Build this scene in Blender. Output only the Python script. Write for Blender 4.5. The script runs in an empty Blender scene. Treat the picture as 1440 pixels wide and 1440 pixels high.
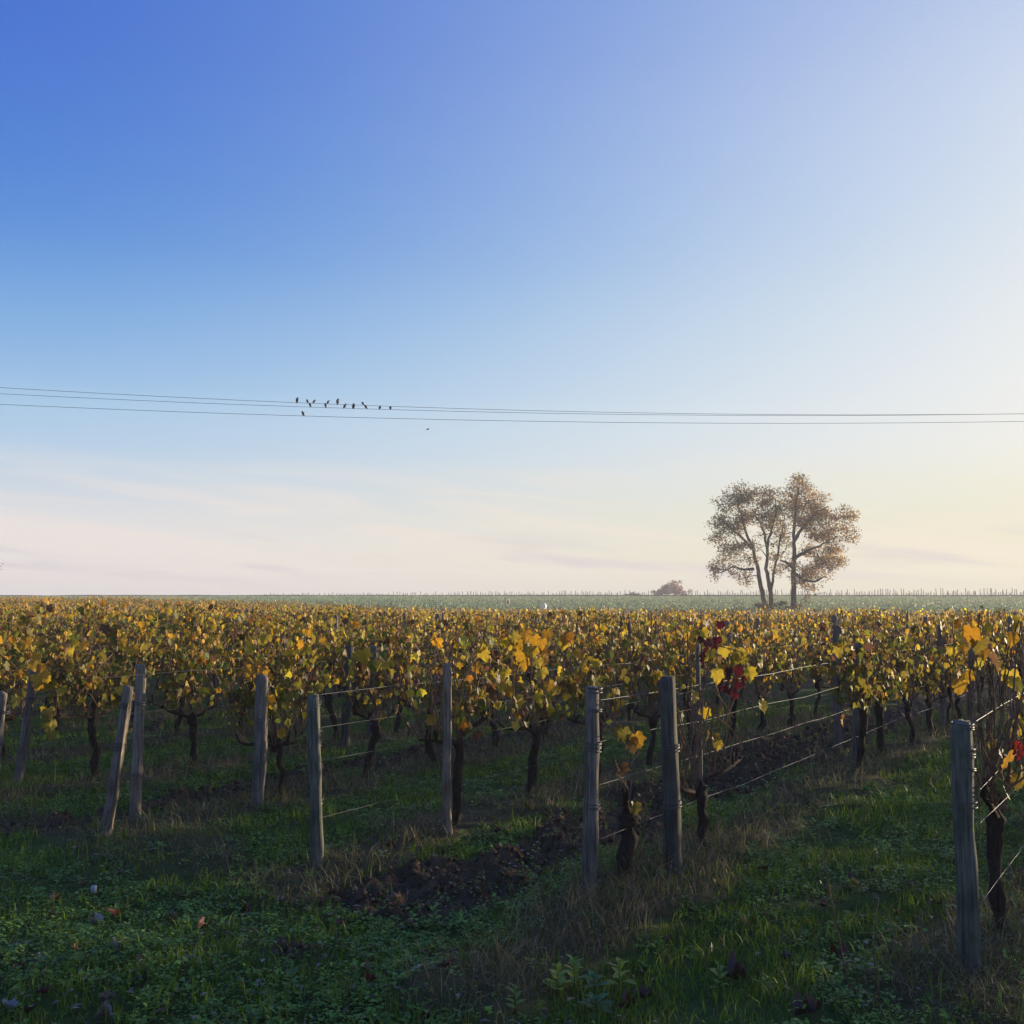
import bpy, math, random
import numpy as np
from mathutils import Vector, Matrix

random.seed(7)
rng = np.random.default_rng(11)
R = math.radians
scn = bpy.context.scene
COL = scn.collection

# ------------------------------------------------------------------ camera
EYE = 1.70
PITCH = math.atan(118 / 1440)
cam_d = bpy.data.cameras.new('camera')
cam_d.sensor_fit = 'HORIZONTAL'; cam_d.sensor_width = 36; cam_d.lens = 36
cam_d.clip_start = 0.05; cam_d.clip_end = 5000
cam = bpy.data.objects.new('camera', cam_d)
COL.objects.link(cam)
cam.location = (0, 0, EYE)
cam.rotation_euler = (math.pi / 2 + PITCH, 0, 0)
scn.camera = cam

# ------------------------------------------------------------------ sky, sun, exposure
SUN_AZ, SUN_EL = R(56), R(6.0)          # azimuth from +Y towards +X
SUN = Vector((math.sin(SUN_AZ) * math.cos(SUN_EL), math.cos(SUN_AZ) * math.cos(SUN_EL), math.sin(SUN_EL)))
world = bpy.data.worlds.new('World'); scn.world = world
world.use_nodes = True
def disp(c): return tuple(v / 255 for v in c)
# colour of the clear morning air by elevation, far from the sun and towards it
SKY_AWAY = [(0, (220, 217, 220)), (2.5, (229, 225, 225)), (5, (206, 215, 226)), (7.5, (178, 204, 230)), (11, (146, 187, 228)), (18, (88, 143, 217)), (28, (62, 110, 206)), (50, (66, 110, 200)), (90, (72, 114, 198))]
SKY_SUN = [(0, (217, 216, 182)), (2.5, (227, 226, 194)), (8, (239, 238, 231)), (18, (226, 233, 239)), (28, (212, 222, 239)), (40, (178, 200, 234)), (60, (128, 162, 220)), (90, (72, 114, 198))]
def build_sky():
    nt = world.node_tree; N = nt.nodes; L = nt.links
    N.clear()
    def math_(op, a, b=None):
        n = N.new('ShaderNodeMath'); n.operation = op
        for i, v in enumerate((a, b)):
            if v is None: continue
            if isinstance(v, (int, float)): n.inputs[i].default_value = v
            else: L.new(v, n.inputs[i])
        return n.outputs[0]
    def mapr(v, a, b, c=0.0, d=1.0, smooth=False):
        n = N.new('ShaderNodeMapRange'); n.clamp = True
        if smooth: n.interpolation_type = 'SMOOTHSTEP'
        for i, q in enumerate((a, b, c, d)): n.inputs[i + 1].default_value = q
        L.new(v, n.inputs[0]); return n.outputs[0]
    def cramp(v, stops):
        r = N.new('ShaderNodeValToRGB'); e = r.color_ramp.elements; r.color_ramp.interpolation = 'CARDINAL'
        while len(e) < len(stops): e.new(.5)
        for i, (p, c) in enumerate(stops): e[i].position = p / 90; e[i].color = (c[0] / 255, c[1] / 255, c[2] / 255, 1)
        L.new(v, r.inputs[0]); return r.outputs[0]
    def mix(f, a, b, kind='MIX'):
        m = N.new('ShaderNodeMix'); m.data_type = 'RGBA'; m.blend_type = kind
        if isinstance(f, float): m.inputs[0].default_value = f
        else: L.new(f, m.inputs[0])
        for i, q in ((6, a), (7, b)):
            if isinstance(q, tuple): m.inputs[i].default_value = (*q, 1)
            else: L.new(q, m.inputs[i])
        return m.outputs[2]
    out = N.new('ShaderNodeOutputWorld'); bg = N.new('ShaderNodeBackground')
    L.new(bg.outputs[0], out.inputs[0])
    sky = N.new('ShaderNodeTexSky'); sky.sky_type = 'NISHITA'; sky.sun_disc = False
    sky.sun_elevation = SUN_EL; sky.sun_rotation = SUN_AZ
    sky.altitude = 100; sky.air_density = 1.0; sky.dust_density = 0.6; sky.ozone_density = 2.0
    geo = N.new('ShaderNodeTexCoord'); nrm = N.new('ShaderNodeVectorMath'); nrm.operation = 'NORMALIZE'
    L.new(geo.outputs['Generated'], nrm.inputs[0]); D = nrm.outputs[0]
    sep = N.new('ShaderNodeSeparateXYZ'); L.new(D, sep.inputs[0])
    elev = math_('ARCSINE', sep.outputs[2]); ed = math_('MULTIPLY', elev, 180 / math.pi)      # degrees
    e01 = math_('MAXIMUM', math_('DIVIDE', ed, 90.0), 0.0)
    dt = N.new('ShaderNodeVectorMath'); dt.operation = 'DOT_PRODUCT'; L.new(D, dt.inputs[0]); dt.inputs[1].default_value = SUN
    w = math_('POWER', mapr(dt.outputs['Value'], .08, .90, smooth=False), 1.6)
    air = mix(w, cramp(e01, SKY_AWAY), cramp(e01, SKY_SUN))
    glow = mapr(dt.outputs['Value'], .82, 1.0, 0.0, .35, True)
    air = mix(glow, air, disp((255, 246, 222)))
    # thin streaky cloud low over the land
    az = math_('ARCTAN2', sep.outputs[0], sep.outputs[1])
    comb = N.new('ShaderNodeCombineXYZ')
    L.new(math_('MULTIPLY', az, 3.2), comb.inputs[0]); L.new(math_('ADD', math_('MULTIPLY', elev, 34.0), math_('MULTIPLY', az, 3.0)), comb.inputs[1])
    nz = N.new('ShaderNodeTexNoise'); nz.inputs['Scale'].default_value = 1.15; nz.inputs['Detail'].default_value = 7; nz.inputs['Roughness'].default_value = .55; nz.inputs['Distortion'].default_value = .5
    L.new(comb.outputs[0], nz.inputs['Vector'])
    band = math_('MULTIPLY', mapr(ed, .3, 2.5, smooth=True), mapr(ed, 8.5, 3.5, smooth=True))
    cl = math_('MULTIPLY', mapr(nz.outputs['Fac'], .44, .62, smooth=True), band)
    air = mix(math_('MULTIPLY', cl, .8), air, mix(w, disp((236, 226, 222)), disp((240, 229, 206))))
    nz2 = N.new('ShaderNodeTexNoise'); nz2.inputs['Scale'].default_value = 1.6; nz2.inputs['Detail'].default_value = 5
    m2 = N.new('ShaderNodeVectorMath'); m2.operation = 'ADD'; L.new(comb.outputs[0], m2.inputs[0]); m2.inputs[1].default_value = (13, 5, 2); L.new(m2.outputs[0], nz2.inputs['Vector'])
    low = math_('MULTIPLY', mapr(ed, .2, 1.0, smooth=True), mapr(ed, 4.0, 2.0, smooth=True))
    air = mix(math_('MULTIPLY', math_('MULTIPLY', mapr(nz2.outputs['Fac'], .50, .64, smooth=True), low), .55), air, disp((196, 190, 204)))
    gm = N.new('ShaderNodeGamma'); gm.inputs[1].default_value = 2.2; L.new(air, gm.inputs[0]); air = gm.outputs[0]     # ramps hold display values
    bg.inputs[1].default_value = 0.10
    col = mix(1.0, mix(1.0, air, (SKY_GRAD * 10,) * 3, 'MULTIPLY'), mix(1.0, sky.outputs[0], (SKY_NISHITA,) * 3, 'MULTIPLY'), 'ADD')
    L.new(col, bg.inputs[0])
SKY_GRAD, SKY_NISHITA = .51, .03
build_sky()
sun_d = bpy.data.lights.new('sun', 'SUN'); sun_d.energy = 5.0; sun_d.angle = R(0.6)
sun_d.color = (1.0, 0.80, 0.54)
sun_o = bpy.data.objects.new('sun', sun_d); COL.objects.link(sun_o)
sun_o.rotation_euler = (-SUN).to_track_quat('-Z', 'Y').to_euler()
sun_o.location = (60, 40, 60)
scn.view_settings.view_transform = 'Standard'
scn.view_settings.look = 'None'
scn.view_settings.gamma = 1.0
scn.view_settings.exposure = 0.95
scn.view_settings.use_curve_mapping = False
scn.render.engine = 'CYCLES'
scn.cycles.use_denoising = True
scn.cycles.max_bounces = 6
scn.cycles.diffuse_bounces = 3
scn.cycles.volume_bounces = 0

# ------------------------------------------------------------------ projection helpers (photo pixels, 1440 square)
C_P, S_P = math.cos(PITCH), math.sin(PITCH)
def ray(px, py):
    a = (px - 720) / 1440; b = (720 - py) / 1440
    return Vector((a, C_P - b * S_P, S_P + b * C_P))
def at_depth(px, py, d):
    r = ray(px, py); return Vector((r.x / r.y * d, d, EYE + r.z / r.y * d))
def on_ground(px, py):
    r = ray(px, py); k = EYE / -r.z
    p = Vector((r.x * k, r.y * k, 0))
    for _ in range(3):
        k = (EYE - float(H(p.x, p.y))) / -r.z
        p = Vector((r.x * k, r.y * k, 0))
    p.z = float(H(p.x, p.y)); return p
def project(x, y, z):
    dz = z - EYE
    f = y * C_P + dz * S_P; up = -y * S_P + dz * C_P
    return 720 + 1440 * x / f, 720 - 1440 * up / f

# ------------------------------------------------------------------ noise and terrain
_tab = np.random.default_rng(3).random((256, 256))
def vnoise(x, y):
    x = np.asarray(x, float); y = np.asarray(y, float)
    xi = np.floor(x).astype(int); yi = np.floor(y).astype(int)
    fx = x - xi; fy = y - yi
    fx = fx * fx * (3 - 2 * fx); fy = fy * fy * (3 - 2 * fy)
    a = _tab[xi & 255, yi & 255]; b = _tab[(xi + 1) & 255, yi & 255]
    c = _tab[xi & 255, (yi + 1) & 255]; d = _tab[(xi + 1) & 255, (yi + 1) & 255]
    return (a * (1 - fx) + b * fx) * (1 - fy) + (c * (1 - fx) + d * fx) * fy
def fbm(x, y, o=3):
    s = 0; a = 0.5; n = 0
    for i in range(o):
        s = s + a * vnoise(x * 2 ** i + 17 * i, y * 2 ** i + 5 * i); n += a; a *= 0.5
    return s / n
def sstep(v):
    v = np.clip(v, 0, 1); return v * v * (3 - 2 * v)

_ys = np.arange(0, 900, 1.0)
def _prof(xs, zs):
    v = np.interp(_ys, xs, zs); k = np.ones(9) / 9
    return np.convolve(np.pad(v, 4, mode='edge'), k, 'valid')
PR = _prof([0, 10, 30, 50, 70, 84, 100, 114, 150, 238, 300, 700], [0, 0, -.2, -.46, -.66, -.66, -.06, .40, .95, 1.62, 1.3, -6])
PL = _prof([0, 10, 30, 50, 80, 110, 150, 238, 300, 700], [0, 0, -.10, -.10, .05, .34, .9, 1.62, 1.3, -6])
CR, SR = 0.832, 0.555                     # row direction (SR, CR); across direction (CR, -SR)
def pt(x, y): return CR * x - SR * y, SR * x + CR * y
def xy(p, t): return p * CR + t * SR, -p * SR + t * CR
ROW_P = [-0.85, -2.80, -4.56, -6.50, -8.30]
while ROW_P[-1] > -112: ROW_P.append(ROW_P[-1] - 1.92)
ROW_P_RIGHT = [1.07 + 1.92 * i for i in range(26)]
ALL_P = np.array(sorted(ROW_P + ROW_P_RIGHT))
ROW_T0 = {0: 5.02, 1: 5.10, 2: 4.70, 3: 4.46, 4: 5.0}
def row_dist(p):
    i = np.clip(np.searchsorted(ALL_P, p), 1, len(ALL_P) - 1)
    return np.minimum(np.abs(p - ALL_P[i]), np.abs(p - ALL_P[i - 1]))
def far_edge(x): return 85.0 - 0.45 * x    # far side of the vineyard
def zones(x, y):
    """weights of dry grass strip, bare soil, vineyard"""
    p, t = pt(x, y)
    wob = (fbm(x * 1.3, y * 1.3) - .5)
    inv = sstep((t - 3.9 + wob * 1.6) / .7) * (y < far_edge(x))
    dr = row_dist(p)
    dry = sstep((.42 + wob * .7 - dr) / .25) * inv
    # the dry strip of the second row runs out into the headland
    dry = np.maximum(dry, sstep((.42 + wob * .4 - np.abs(p + 2.62)) / .2) * sstep((t - 3.2) / .4) * (t < 6))
    dry = np.maximum(dry, .62 * sstep((.75 + wob * 1.5 - np.abs(t - 4.5)) / .5) * (p < -4.2))
    s1 = sstep((.52 + wob * .7 - np.abs(p + 3.76)) / .2) * sstep((t - 4.0 + wob) / .4)
    s2 = sstep((.36 + wob * .7 - np.abs(p + 7.1)) / .2) * sstep((t - 3.9 + wob) / .4)
    alt = sstep((.33 + wob * .6 - np.abs(((p + 3.76) % 3.84) - 0)) / .2) * (p < -8.5)
    patch = sstep((.30 + wob * .5 - np.hypot(x + 1.05, (y - 5.05) * 1.5)) / .15)
    soil = np.clip(s1 + s2 + alt * inv + patch * .9, 0, 1) * (y < far_edge(x))
    return dry, soil, inv
def H0(x, y):
    x = np.asarray(x, float); y = np.asarray(y, float)
    Y = np.clip(y, 0, 880)
    u = x / np.maximum(y, 8.0)
    w = sstep((u + .42) / .42)
    i = np.floor(Y).astype(int); f = Y - i
    r = PR[i] * (1 - f) + PR[i + 1] * f; l = PL[i] * (1 - f) + PL[i + 1] * f
    return l * (1 - w) + r * w
def H(x, y):
    x = np.asarray(x, float); y = np.asarray(y, float)
    d = np.hypot(x, y)
    near = sstep((26 - d) / 12)
    dry, soil, inv = zones(x, y)
    b = (fbm(x * .7, y * .7) - .5) * .10 + (fbm(x * 4, y * 4, 2) - .5) * .045
    clod = np.abs(fbm(x * 6 + 3, y * 6, 4) - .5) * .46 + (vnoise(x * 13, y * 13) - .5) * .05
    p, t = pt(x, y)
    ridge = .05 * dry
    far = (fbm(x * .05, y * .05) - .5) * .18 * sstep((d - 90) / 30)
    return H0(x, y) + near * (b + ridge + soil * (clod - .06)) + far

# ------------------------------------------------------------------ mesh helpers
class MB:
    def __init__(s): s.V = []; s.T = []; s.Q = []; s.C = []; s.n = 0
    def add(s, V, T=None, Q=None, C=(1, 1, 1)):
        V = np.asarray(V, float).reshape(-1, 3)
        if T is not None and len(T): s.T.append(np.asarray(T, int).reshape(-1, 3) + s.n)
        if Q is not None and len(Q): s.Q.append(np.asarray(Q, int).reshape(-1, 4) + s.n)
        C = np.asarray(C, float)
        if C.ndim == 1: C = np.tile(C, (len(V), 1))
        s.V.append(V); s.C.append(C); s.n += len(V)
    def arrays(s):
        V = np.concatenate(s.V); C = np.concatenate(s.C)
        T = np.concatenate(s.T) if s.T else np.zeros((0, 3), int)
        Q = np.concatenate(s.Q) if s.Q else np.zeros((0, 4), int)
        return V, T, Q, C
    def mesh(s, name, mat, smooth=False):
        return fast_mesh(name, *s.arrays(), mat, smooth)
    def tube(s, P, rad, sides=6, C=(1, 1, 1), cap=True, rough=0.0):
        P = [Vector(q) for q in P]; n = len(P)
        if not hasattr(rad, '__len__'): rad = [rad] * n
        V = []; a = None
        for i in range(n):
            d = (P[min(i + 1, n - 1)] - P[max(i - 1, 0)]).normalized()
            if a is None:
                a = d.orthogonal().normalized()
            else:
                a = (a - d * a.dot(d))
                a = a.normalized() if a.length > 1e-6 else d.orthogonal().normalized()
            b = d.cross(a)
            for k in range(sides):
                g = 2 * math.pi * k / sides
                rr = rad[i] * (1 + (random.random() - .5) * rough)
                V.append(P[i] + (a * math.cos(g) + b * math.sin(g)) * rr)
        Q = [(i * sides + k, i * sides + (k + 1) % sides, (i + 1) * sides + (k + 1) % sides, (i + 1) * sides + k)
             for i in range(n - 1) for k in range(sides)]
        T = []
        if cap:
            V.append(P[-1]); m = len(V) - 1; o = (n - 1) * sides
            T += [(o + k, o + (k + 1) % sides, m) for k in range(sides)]
            V.append(P[0]); m = len(V) - 1
            T += [((k + 1) % sides, k, m) for k in range(sides)]
        s.add([tuple(v) for v in V], T, Q, C)

def fast_mesh(name, V, T, Q, C, mat, smooth=False):
    me = bpy.data.meshes.new(name)
    nT, nQ = len(T), len(Q)
    me.vertices.add(len(V)); me.vertices.foreach_set('co', V.astype(np.float32).ravel())
    me.loops.add(nT * 3 + nQ * 4)
    me.loops.foreach_set('vertex_index', np.concatenate([T.ravel(), Q.ravel()]).astype(np.int32))
    me.polygons.add(nT + nQ)
    st = np.concatenate([np.arange(nT) * 3, nT * 3 + np.arange(nQ) * 4]).astype(np.int32)
    me.polygons.foreach_set('loop_start', st)
    if smooth: me.polygons.foreach_set('use_smooth', np.ones(nT + nQ, bool))
    me.update(calc_edges=True)
    at = me.attributes.new('Col', 'FLOAT_COLOR', 'POINT')
    at.data.foreach_set('color', np.concatenate([C, np.ones((len(C), 1))], 1).astype(np.float32).ravel())
    if mat: me.materials.append(mat)
    return me
def link(name, me, parent=None, loc=None, **props):
    o = bpy.data.objects.new(name, me); COL.objects.link(o)
    if parent: o.parent = parent
    if loc is not None: o.location = loc
    for k, v in props.items(): o[k] = v
    return o
def thing(name, label, cat, loc=(0, 0, 0), rotz=0.0, group=None, me=None):
    o = link(name, me, loc=loc, label=label, category=cat)
    o.rotation_euler.z = rotz
    if group: o['group'] = group
    return o

# ------------------------------------------------------------------ materials
def mat(name, build):
    m = bpy.data.materials.new(name); m.use_nodes = True
    nt = m.node_tree; nt.nodes.clear()
    out = nt.nodes.new('ShaderNodeOutputMaterial')
    sh = build(nt.nodes, nt.links)
    nt.links.new(sh, out.inputs['Surface']); return m
def attr_col(N):
    a = N.new('ShaderNodeAttribute'); a.attribute_name = 'Col'; return a.outputs['Color']
def noise(N, L, scale, vec=None, detail=4, rough=.6):
    n = N.new('ShaderNodeTexNoise'); n.inputs['Scale'].default_value = scale
    n.inputs['Detail'].default_value = detail; n.inputs['Roughness'].default_value = rough
    if vec is not None: L.new(vec, n.inputs['Vector'])
    return n.outputs['Fac']
def ramp(N, L, fac, stops):
    r = N.new('ShaderNodeValToRGB'); e = r.color_ramp.elements
    while len(e) < len(stops): e.new(.5)
    for i, (p, c) in enumerate(stops): e[i].position = p; e[i].color = (*c, 1)
    L.new(fac, r.inputs[0]); return r.outputs[0]
def mulc(N, L, a, b, f=1.0):
    m = N.new('ShaderNodeMix'); m.data_type = 'RGBA'; m.blend_type = 'MULTIPLY'
    m.inputs[0].default_value = f; L.new(a, m.inputs[6]); L.new(b, m.inputs[7]); return m.outputs[2]
def coords(N, L, kind='Object', scale=(1, 1, 1)):
    t = N.new('ShaderNodeTexCoord'); m = N.new('ShaderNodeMapping'); m.inputs['Scale'].default_value = scale
    L.new(t.outputs[kind], m.inputs[0]); return m.outputs[0]
def pbsdf(N, L, col, rough=.8, spec=.3, bump=None, bd=.02, bs=.6, metal=0):
    b = N.new('ShaderNodeBsdfPrincipled')
    if isinstance(col, tuple): b.inputs['Base Color'].default_value = (*col, 1)
    else: L.new(col, b.inputs['Base Color'])
    b.inputs['Roughness'].default_value = rough; b.inputs['Specular IOR Level'].default_value = spec
    b.inputs['Metallic'].default_value = metal
    if bump is not None:
        k = N.new('ShaderNodeBump'); k.inputs['Distance'].default_value = bd; k.inputs['Strength'].default_value = bs
        L.new(bump, k.inputs['Height']); L.new(k.outputs[0], b.inputs['Normal'])
    return b.outputs[0]
def leaf_mat(name, trans, gloss_r=.5, spots=60, spec=.35):
    def f(N, L):
        g = coords(N, L)
        c = mulc(N, L, attr_col(N), ramp(N, L, noise(N, L, spots, g, 3), [(.30, (.50, .42, .35)), (.52, (1, 1, 1)), (.8, (1.12, 1.12, 1.0))]))
        b = pbsdf(N, L, c, gloss_r, spec)
        t = N.new('ShaderNodeBsdfTranslucent'); L.new(c, t.inputs[0])
        m = N.new('ShaderNodeMixShader'); m.inputs[0].default_value = trans
        L.new(b, m.inputs[1]); L.new(t.outputs[0], m.inputs[2]); return m.outputs[0]
    return mat(name, f)
M_LEAF = leaf_mat('vine_leaf', .50, .55, 70)
M_TREELEAF = leaf_mat('tree_leaf', .50, .6, 2)
M_GRASS = leaf_mat('grass_blade', .30, .55, 15, .18)
M_WEED = leaf_mat('weed_leaf', .25, .42, 40, .32)
M_FALLEN = leaf_mat('fallen_leaf', .12, .6, 60)
def wood(dark, light, tint=(1, 1, 1), name='weathered_wood'):
    def f(N, L):
        v = coords(N, L, 'Object', (42, 42, 2.2)); v2 = coords(N, L, 'Object', (5, 5, 3))
        n1 = noise(N, L, 1.6, v, 6, .65); n2 = noise(N, L, 1.5, v2, 4)
        c = ramp(N, L, n1, [(.30, dark), (.46, tuple((a + b) / 2 for a, b in zip(dark, light))), (.68, light)])
        c = mulc(N, L, c, ramp(N, L, n2, [(.3, tuple(.55 * t for t in tint)), (.6, (1, 1, 1)), (.85, (1.15, 1.12, 1.05))]))
        return pbsdf(N, L, c, .85, .25, n1, .012, 1.0)
    return mat(name, f)
M_WOOD_GREY = wood((.030, .027, .024), (.29, .25, .20), (.9, .92, .95), 'grey_weathered_wood')
M_WOOD_MOSS = wood((.032, .035, .029), (.20, .195, .155), (.7, 1, .75), 'mossy_weathered_wood')
M_WOOD_SPLIT = wood((.06, .047, .036), (.37, .30, .225), (1, .9, .8), 'split_chestnut_wood')
M_WOOD_DARK = wood((.027, .026, .022), (.14, .132, .105), (.8, 1, .85), 'dark_damp_wood')
M_WOOD_PALE = wood((.22, .17, .12), (.50, .42, .32), (1, .95, .9), 'fresh_split_face')
def bark(name, dark, light, sc=(60, 60, 6)):
    def f(N, L):
        n = noise(N, L, 1.2, coords(N, L, 'Object', sc), 6, .7)
        return pbsdf(N, L, ramp(N, L, n, [(.3, dark), (.7, light)]), .92, .15, n, .02, 1.0)
    return mat(name, f)
M_BARK = bark('vine_bark', (.010, .008, .006), (.062, .046, .036))
M_CANE = bark('vine_cane', (.07, .042, .028), (.30, .19, .12), (80, 80, 10))
M_TREEBARK = bark('tree_bark', (.012, .009, .008), (.045, .036, .03), (3, 3, .6))
M_WIRE = mat('galvanised_wire', lambda N, L: pbsdf(N, L, (.15, .15, .145), .55, .35, metal=.3))
M_RUSTWIRE = mat('dull_wire', lambda N, L: pbsdf(N, L, (.09, .085, .08), .6, .4, metal=.3))
M_CABLE = mat('power_cable', lambda N, L: pbsdf(N, L, (.10, .12, .17), .7, .2))
def soil_f(N, L):
    g = coords(N, L, 'Object')
    c = attr_col(N)
    n1 = noise(N, L, 9, g, 6, .7); n2 = noise(N, L, .35, g, 4)
    c = mulc(N, L, c, ramp(N, L, n1, [(.28, (.45, .43, .42)), (.5, (1, 1, 1)), (.75, (1.35, 1.3, 1.2))]))
    c = mulc(N, L, c, ramp(N, L, n2, [(.3, (.75, .8, .75)), (.7, (1.15, 1.1, 1.05))]))
    return pbsdf(N, L, c, .95, .1, n1, .05, 1.0)
M_GROUND = mat('earth_and_grass', soil_f)

# ------------------------------------------------------------------ ground: one sheet, fine near the camera
def axis(fine_lo, fine_hi, step, lo, hi, grow):
    a = list(np.arange(fine_lo, fine_hi, step)); s = step; v = a[-1]
    while v < hi: s = min(s * grow, 30); v += s; a.append(v)
    s = step; v = a[0]; b = []
    while v > lo: s = min(s * grow, 30); v -= s; b.append(v)
    return np.array(b[::-1] + a)
gx = axis(-5.5, 6, .045, -650, 650, 1.06); gy = axis(2.0, 12.5, .045, -150, 650, 1.045)
def build_ground():
    X, Y = np.meshgrid(gx, gy); Z = H(X, Y)
    ny, nx = X.shape
    V = np.stack([X, Y, Z], -1).reshape(-1, 3)
    i = np.arange((ny - 1) * nx).reshape(ny - 1, nx)[:, :-1].ravel()
    Q = np.stack([i, i + 1, i + nx + 1, i + nx], 1)
    x, y = X.ravel(), Y.ravel()
    dry, soil, inv = zones(x, y)
    n = fbm(x * .9, y * .9); nf = fbm(x * .045 + 9, y * .13, 4)
    green = np.array([.046, .080, .018]); straw = np.array([.075, .068, .034]); earth = np.array([.098, .064, .040])
    C = green * (0.75 + .5 * n)[:, None]
    C = C * (1 - dry)[:, None] + straw * dry[:, None]
    C = C * (1 - soil)[:, None] + earth * soil[:, None]
    fld = sstep((y - far_edge(x)) / 4)[:, None]
    mead = np.array([.13, .215, .085])[None] * (1 - nf)[:, None] * 1.1 + np.array([.17, .155, .075])[None] * nf[:, None]
    C = C * (1 - fld) + mead * fld
    crest = sstep((y - 238) / 6)[:, None]
    C = C * (1 - crest) + np.array([.09, .07, .05]) * crest
    me = fast_mesh('ground', V, np.zeros((0, 3), int), Q, C, M_GROUND, True)
    link('ground', me, kind='structure')
build_ground()

# ------------------------------------------------------------------ vine leaves
PAL = {
 'gold':  (.62, .38, .028), 'yellow': (.64, .48, .045), 'amber': (.50, .25, .022), 'olive': (.225, .205, .026),
 'green': (.135, .165, .026), 'brown': (.16, .080, .036), 'darkred': (.075, .008, .014), 'scarlet': (.28, .025, .018), 'tan': (.24, .15, .06)}
def leaf_shape(seed, lod):
    r = random.Random(seed)
    if lod == 0:
        half = [(.04, .06), (.18, -.08), (.38, -.02), (.46, .14), (.41, .26), (.52, .40), (.53, .58), (.38, .59), (.29, .69), (.24, .82), (.09, .90)]
        out = half + [(0, 1.03)] + [(-x, y) for x, y in half[::-1]]
        cen = (0, .36)
    elif lod == 1:
        half = [(.22, -.06), (.48, .20), (.50, .55), (.24, .66)]
        out = half + [(0, 1.0)] + [(-x, y) for x, y in half[::-1]]; cen = (0, .3)
    fold = r.uniform(-.1, .75); droop = r.uniform(-.2, .8); curl = r.uniform(-1.0, .8)
    V = []
    for x, y in [cen] + out:
        x *= 1 + r.uniform(-.10, .10); y *= 1 + r.uniform(-.06, .06)
        z = fold * abs(x) - droop * y * y * .5 + curl * x * x + r.uniform(-.085, .085)
        V.append((x, y, z))
    n = len(out)
    T = [(0, 1 + k, 1 + (k + 1) % n) for k in range(n)]
    if lod == 0:
        V += [(0, 0, 0), (.02, -.02, .01), (.015, -.42, .10), (-.005, -.42, .10)]
        T += [(n + 1, n + 2, n + 3), (n + 1, n + 3, n + 4)]
    return np.array(V), np.array(T)
LEAF0 = [leaf_shape(i, 0) for i in range(7)]
LEAF1 = [leaf_shape(i + 50, 1) for i in range(6)]
LEAF2 = (np.array([(0, -.05, 0), (.46, .42, .08), (0, 1, -.12), (-.46, .42, .08)]), np.array([(0, 1, 2), (0, 2, 3)]))
def jit(c, v=.22, r=random):
    k = 1 + r.uniform(-v, v); return (c[0] * k * r.uniform(.9, 1.1), c[1] * k * r.uniform(.88, 1.1), c[2] * k)
LEAF_MESH = {}
for cname in PAL:
    for v in range(6):
        V, T = LEAF0[v % 7]
        base = np.array(jit(PAL[cname], .18)); C = np.tile(base, (len(V), 1))
        edge = np.array(PAL['brown']) if cname in ('gold', 'yellow', 'olive', 'tan') else base * .7
        k = np.hypot(V[:, 0], V[:, 1] - .36); k = np.clip((k - .30) / .5, 0, 1)[:, None] * random.uniform(0, .75)
        C = (C * (1 - k) + edge * k) * rng.uniform(.72, 1.2, (len(V), 1))
        LEAF_MESH[cname, v] = fast_mesh('vine_leaf', V, T, np.zeros((0, 4), int), C, M_LEAF)
def leaf_basis(nrm, tip):
    n = Vector(nrm).normalized(); y = Vector(tip); y = (y - n * y.dot(n)).normalized(); x = y.cross(n)
    return Matrix((x, y, n)).transposed()
def leaf_pose(r, side=None):
    """leaf hangs: normal mostly sideways, tip mostly down (x along row, y across)"""
    az = r.gauss(-math.pi / 2, .75) if side is None else r.gauss(side, .55)
    if r.random() < .35: az += math.pi
    el = r.uniform(-.35, .75)
    n = (math.cos(az) * math.cos(el), math.sin(az) * math.cos(el), math.sin(el))
    tip = (r.gauss(0, .45), r.gauss(0, .45), -1)
    return leaf_basis(n, tip)
def pick_col(r, h, bias):
    """h 0..1 height in canopy; bias: 0 yellow .. 1 green"""
    g = bias + .35 * (1 - h)
    w = {'gold': 1.2 * (1.25 - g), 'yellow': .8 * (1.2 - g), 'amber': .16, 'olive': .5 + 1.5 * g, 'green': .9 * g, 'brown': .45, 'tan': .35}
    k = r.random() * sum(max(0, v) for v in w.values())
    for c, v in w.items():
        k -= max(0, v)
        if k <= 0: return c
    return 'olive'

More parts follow.
